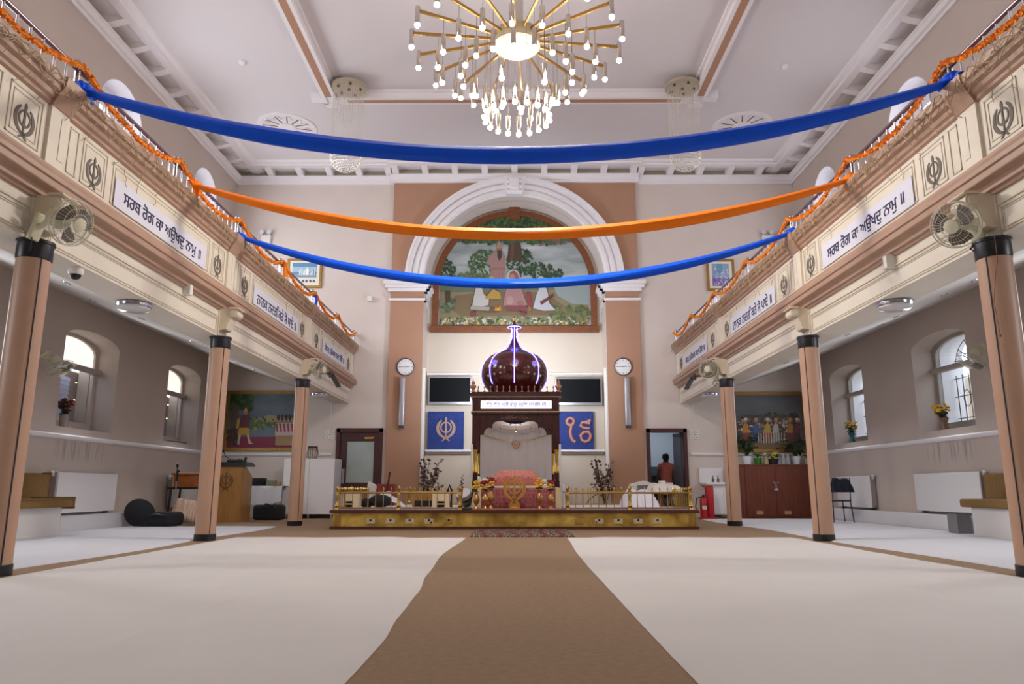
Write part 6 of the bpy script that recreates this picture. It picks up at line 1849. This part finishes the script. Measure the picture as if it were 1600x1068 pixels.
def plant(x, y, z, label, pot, n, hgt, spread, lw, green, potr=.11, poth=.2, name='potted_plant'):
    t = thing(name, label, 'plant', (x, y, z))
    MB().lathe([(potr * .75, z), (potr, z + poth), (potr * .92, z + poth), (potr * .85, z + poth - .03), (0, z + poth - .03)], 20, M=Matrix.Translation((x, y, 0))).build('pot', pot, t)
    r = random.Random(int(x * 37 + n)); lf = MB(); st = MB()
    for i in range(n):
        a = r.random() * 6.28; rr = spread * (.25 + .75 * r.random()); hz = hgt * (.35 + .65 * r.random())
        tip = Vector((x + rr * math.cos(a), y - .04 + rr * .3 * math.sin(a), z + poth + hz)); b0 = Vector((x, y, z + poth - .02))
        st.tube([b0, b0.lerp(tip, .5) + Vector((0, 0, .06)), tip], .004, 4, cap=False)
        d = Vector((math.cos(a), math.sin(a) * .4 - .15, r.random() * .6 - .5)).normalized(); sd = d.cross(Vector((0, 0, 1))).normalized() * lw * (.7 + .5 * r.random())
        L_2 = lw * 2.6 * (.7 + .5 * r.random())
        e = tip + d * L_2
        md = tip + d * L_2 * .45 + Vector((0, 0, .02))
        lf.add([tip, md + sd, e, md - sd, md + Vector((0, 0, -.012))], [(0, 1, 4), (1, 2, 4), (2, 3, 4), (3, 0, 4)], 0, False)
    st.build('stems', green, t); lf.build('leaves', green, t, fix=False)
    return t
WP = mat('#dcdcdf', .4, name='white_pot')
X = lambda px: at_y(px, 722, 18.2).x
plant(X(1168), 18.2, zt_, 'leafy dark green plant in a white pot at the left end of the wooden cupboard', WP, 90, .5, .28, .05, GREEN)
plant(X(1244), 18.2, zt_, 'broad leaved plant in a white pot at the right end of the wooden cupboard', WP, 46, .42, .36, .07, mat('#1f3a22', .5, name='deep_green_leaf'))
plant(X(1184), 18.2, zt_, 'small light green plant in a green pot on the wooden cupboard', mat('#3c7a24', .3, name='green_glazed_pot'), 30, .12, .12, .025, GREEN2, .10, .16)
plant(X(1263), 18.25, zt_, 'small plant near the column at the right edge of the wooden cupboard', mat('#cfcac4', .4), 16, .16, .12, .03, GREEN, .07, .14)
t = plant(X(1206), 18.15, zt_, 'dark planter of yellow flowers at the middle of the wooden cupboard', mat('#221c1a', .5), 34, .14, .2, .025, GREEN, .15, .13)
m = MB(); r = random.Random(9)
for i in range(16): m.sph((X(1206) + r.gauss(0, .10), 18.08 + r.gauss(0, .04), zt_ + .17 + .12 * r.random()), .03, (1, 1, .7), 7)
m.build('blooms', mat('#d9c23a', .6), t)
tag(MB().lathe([(.06, 0), (.07, .03), (.05, .12), (.055, .16), (.03, .2)], 16, M=Matrix.Translation((X(1194), 18.05, zt_))).build('ornament', mat('#a89a6a', .4, .3)), 'small pale gold ornament between the green pot and yellow flowers', 'ornament')
for px, lb in ((1222, 'clear glass vase on the wooden cupboard right of the yellow flowers'), (1229, 'tall clear glass bottle beside the broad leaved plant')):
    tag(MB().lathe([(.05, 0), (.055, .1), (.03, .18), (.035, .24), (.025, .25)], 14, M=Matrix.Translation((X(px), 18.1, zt_))).build('glass_vase', mat('#c9c9cf', .1, alpha=.45, name='clear_glass')), lb, 'vase')
# wash stand and fire extinguisher
wy = 17.9
pa, pb = at_y(1105, 808, wy), at_y(1142, 808, wy)
zc_, zb_ = at_y(1120, 753, wy).z, at_y(1120, 730, wy).z
t = thing('wash_stand', 'white cabinet with basin top and splashback behind the farthest right column', 'cabinet', ((pa.x + pb.x) / 2, wy, 0))
MB().bx(pa.x + .12, pb.x, wy + .02, YB - .02, .08, zc_ - .06).build('body', mat('#d4d2d2', .5), t)
xm = at_y(1131, 780, wy).x
MB().bx(pa.x + .13, xm - .003, wy, wy + .02, .1, zc_ - .14).build('door', WHITE, t)
d_ = MB().bx(xm + .003, pb.x, wy, wy + .02, .1, zc_ - .14).build('door', WHITE, t)
MB().sph((xm + .06, wy - .012, zc_ - .2), .018, n=8).build('knob', STEEL, d_)
MB().rbox(pa.x + .02, pb.x + .02, wy - .04, YB - .02, zc_ - .06, zc_, .015).build('worktop', WHITE, t)
MB().bx(pa.x, pb.x + .02, YB - .06, YB - .015, zc_, zb_).build('splashback', WHITE, t)
for px, c_, lb in ((1114, '#3c6a5a', 'small green soap bottle on the white basin cabinet'), (1122, '#7a5a54', 'small brown soap bottle on the white basin cabinet')):
    p = at_y(px, 750, wy + .15)
    tag(MB().lathe([(.03, 0), (.032, .08), (.012, .1), (.012, .14), (.02, .145), (.02, .16)], 12, M=Matrix.Translation((p.x, wy + .15, zc_))).build('soap_bottle', mat(c_, .3)), lb, 'bottle')
ey = 17.3
def extinguisher(px, label, h_, r_=.085):
    p = at_y(px, 800, ey)
    t = thing('fire_extinguisher', label, 'fire extinguisher', (p.x, ey, 0))
    MB().lathe([(r_, 0), (r_, .02), (r_ * .98, h_ * .8), (r_ * .7, h_ * .88), (.03, h_ * .92), (.03, h_ * .95)], 24, M=Matrix.Translation((p.x, ey, 0))).build('cylinder', mat('#a8141c', .25, name='fire_red'), t)
    MB().bx(p.x - .02, p.x + .02, ey - .1, ey + .03, h_ * .96, h_).bx(p.x - .015, p.x + .015, ey - .1, ey + .03, h_ * .92, h_ * .94).build('handle', BLACK, t)
    MB().tube([(p.x, ey - .03, h_ * .94), (p.x - .16, ey - .04, h_ * .85), (p.x - .2, ey - .05, h_ * .5), (p.x - .12, ey - .08, h_ * .25)], .014, 8).build('hose', BLACK, t)
    MB().bx(p.x - .05, p.x + .05, ey - r_ - .003, ey - r_ + .03, h_ * .4, h_ * .55).build('label_plate', mat('#d9cfc0', .6), t)
extinguisher(1100, 'red fire extinguisher with black hose standing right of the open door', .56)
p = at_y(1111, 800, 17.45)
t = thing('red_stand', 'tall red moulded extinguisher stand beside the white basin cabinet', 'stand', (p.x, 17.4, 0))
MB().rbox(p.x - .085, p.x + .085, 17.42, 17.62, .0, at_y(1109, 758, 17.45).z, .04).build('back', mat('#b0161c', .35, name='red_plastic'), t)
MB().rbox(p.x - .30, p.x + .09, 17.2, 17.42, 0, .035, .01).build('foot', mat('#b0161c', .35, name='red_plastic'), t)
# chair with dark jacket behind the middle right column
p = at_z(1313, 815, 0); chx, chy = 6.74, 15.6
t = thing('folding_chair', 'thin legged dark chair beside the right aisle radiator', 'chair', (chx, chy, 0))
MB().rbox(chx - .2, chx + .2, chy - .2, chy + .2, .43, .46, .01).build('seat', BLACK, t)
for dx in (-.18, .18):
    for dy in (-.18, .18): MB().tube([(chx + dx, chy + dy, .44), (chx + dx * 1.15, chy + dy * 1.2, .01)], .011, 6).build('leg', BLACK, t)
MB().tube([(chx - .18, chy - .19, .44), (chx - .18, chy - .24, .9), (chx + .18, chy - .24, .9), (chx + .18, chy - .19, .44)], .011, 6).build('back_frame', BLACK, t)
tag(heap(chx - .24, chx + .22, chy - .32, chy - .17, .62, .95, 12, 'jacket', None, mat('#1c2030', .9, bump=.4, bs=14), .02), 'dark blue jacket hung over the back of the chair by the right radiator', 'jacket')
# waste bin
p = at_y(1500, 834, 11.35)
t = thing('waste_bin', 'small grey rectangular bin against the right aisle boxing by the bench', 'bin', (6.95, 11.75, 0))
MB().slab([[(-.11, -.13), (.11, -.13), (.11, .13), (-.11, .13)], [(-.10, -.12), (.10, -.12), (.10, .12), (-.10, .12)]], .30, Matrix.Translation((6.95, 11.75, .005))).build('body', mat('#8d8c90', .35, .5, name='grey_bin'), t)

MB().bx(6.845, 7.055, 11.625, 11.875, .006, .02).build('bottom', mat('#6d6c70', .4), t)
# ================================================================== PERSON IN THE DOORWAY (seen from behind)
pxh = at_y(1040, 716, 20.2)
px_, py_ = pxh.x, 20.2
def skin(name, verts, edges, radii, m_, parent, root=0, sub=2):
    me = bpy.data.meshes.new(name); me.from_pydata(verts, edges, [])
    o = bpy.data.objects.new(name, me); COL.objects.link(o)
    sk = o.modifiers.new('skin', 'SKIN'); sk.use_smooth_shade = True
    for i, r in enumerate(radii):
        v = me.skin_vertices[0].data[i]; v.radius = (r, r) if not isinstance(r, tuple) else r
        v.use_root = (i == root)
    sb = o.modifiers.new('sub', 'SUBSURF'); sb.levels = sub; sb.render_levels = sub
    dg = bpy.context.evaluated_depsgraph_get()
    nm = bpy.data.meshes.new_from_object(o.evaluated_get(dg))
    bpy.data.objects.remove(o)
    nm.materials.clear(); nm.materials.append(m_)
    for p in nm.polygons: p.use_smooth = True
    q = bpy.data.objects.new(name, nm); COL.objects.link(q); q.parent = parent
    return q
SKIN = mat('#7a4f38', .55, name='brown_skin')
pe = thing('person', 'person seen from behind in the open right doorway, dark short hair, salmon red top', 'person', (px_, py_, 0))
Hh = 1.62
V = [(0, 0, .88), (0, 0, 1.02), (0, .01, 1.18), (0, .01, 1.32), (0, .0, 1.41), (0, -.02, 1.50), (0, -.02, 1.56),
     (-.17, .0, 1.30), (-.23, .02, 1.06), (-.22, -.08, .84), (.17, .0, 1.30), (.23, .02, 1.06), (.22, -.08, .84),
     (-.09, 0, .84), (-.10, -.01, .48), (-.10, .03, .10), (-.10, -.10, .04), (.09, 0, .84), (.10, -.01, .48), (.10, .03, .10), (.10, -.10, .04),
     (-.22, -.12, .76), (.22, -.12, .76)]
V = [(x, -y, z) for x, y, z in V]
Ed = [(0, 1), (1, 2), (2, 3), (3, 4), (4, 5), (5, 6), (3, 7), (7, 8), (8, 9), (3, 10), (10, 11), (11, 12), (0, 13), (13, 14), (14, 15), (15, 16), (0, 17), (17, 18), (18, 19), (19, 20), (9, 21), (12, 22)]
Ra = [(.15, .11), (.13, .095), (.15, .10), (.14, .095), .052, (.078, .092), (.07, .082), .058, .043, .034, .058, .043, .034, .085, .06, .042, .038, .085, .06, .042, .038, (.036, .02), (.036, .02)]
skin('body', V, Ed, Ra, SKIN, pe)
Vt = [(0, 0, .74), (0, 0, .9), (0, 0, 1.04), (0, -.01, 1.18), (0, -.01, 1.30), (-.155, 0, 1.315), (-.20, -.01, 1.18), (.155, 0, 1.315), (.20, -.01, 1.18), (0, 0, 1.375)]
skin('top', Vt, [(0, 1), (1, 2), (2, 3), (3, 4), (4, 5), (5, 6), (4, 7), (7, 8), (4, 9)], [(.19, .14), (.175, .13), (.155, .115), (.172, .12), (.155, .11), .075, .066, .075, .066, (.09, .07)], mat('#cf7060', .85, var=.2, vs=9, name='salmon_cotton'), pe)
hr = MB().sph((0, -.005, 1.545), .102, (.92, 1.05, 1.12), 20).sph((0, -.05, 1.49), .075, (1, .8, 1.1), 14)
hr.build('hair', mat('#15100f', .6, bump=.5, bs=60, name='black_hair'), pe, base=(0, 0, 0))
fc = MB().sph((0, .085, 1.505), .018, (.8, 1.2, 1.2), 8)
for s_ in (-1, 1): fc.sph((s_ * .035, .075, 1.53), .012, n=8).sph((s_ * .083, 0, 1.505), .02, (.4, .8, 1.2), 8)
fc.bx(-.022, .022, .07, .082, 1.462, 1.47)
fc.build('face', SKIN, pe, base=(0, 0, 0))
tr_ = skin('trousers', [(0, 0, .86), (-.09, 0, .80), (-.10, .01, .48), (-.10, -.03, .1), (.09, 0, .80), (.10, .01, .48), (.10, -.03, .1)], [(0, 1), (1, 2), (2, 3), (0, 4), (4, 5), (5, 6)], [(.16, .12), .10, .075, .06, .10, .075, .06], mat('#2a2628', .8), pe)
# kitchen counter they stand at
t = thing('counter', 'dark counter along the back of the room beyond the open door', 'counter', (4.0, 21.6, 0))
MB().bx(2.97, 5.48, 21.6, 22.38, 0, 1.05).build('cabinet', mat('#1f2e2a', .5), t)
MB().bx(2.97, 5.48, 21.55, 22.38, 1.05, 1.1).build('worktop', mat('#3a3f40', .4), t)
MB().bx(2.97, 5.48, 22.2, 22.38, 1.1, 1.34).build('upstand', mat('#39444c', .5), t)
l = bpy.data.lights.new('passage_lamp', 'AREA'); l.energy = 26; l.size = .8; l.color = (.95, .97, 1)
o = bpy.data.objects.new('passage_lamp', l); o.location = (4.1, 21, 2.85); COL.objects.link(o)
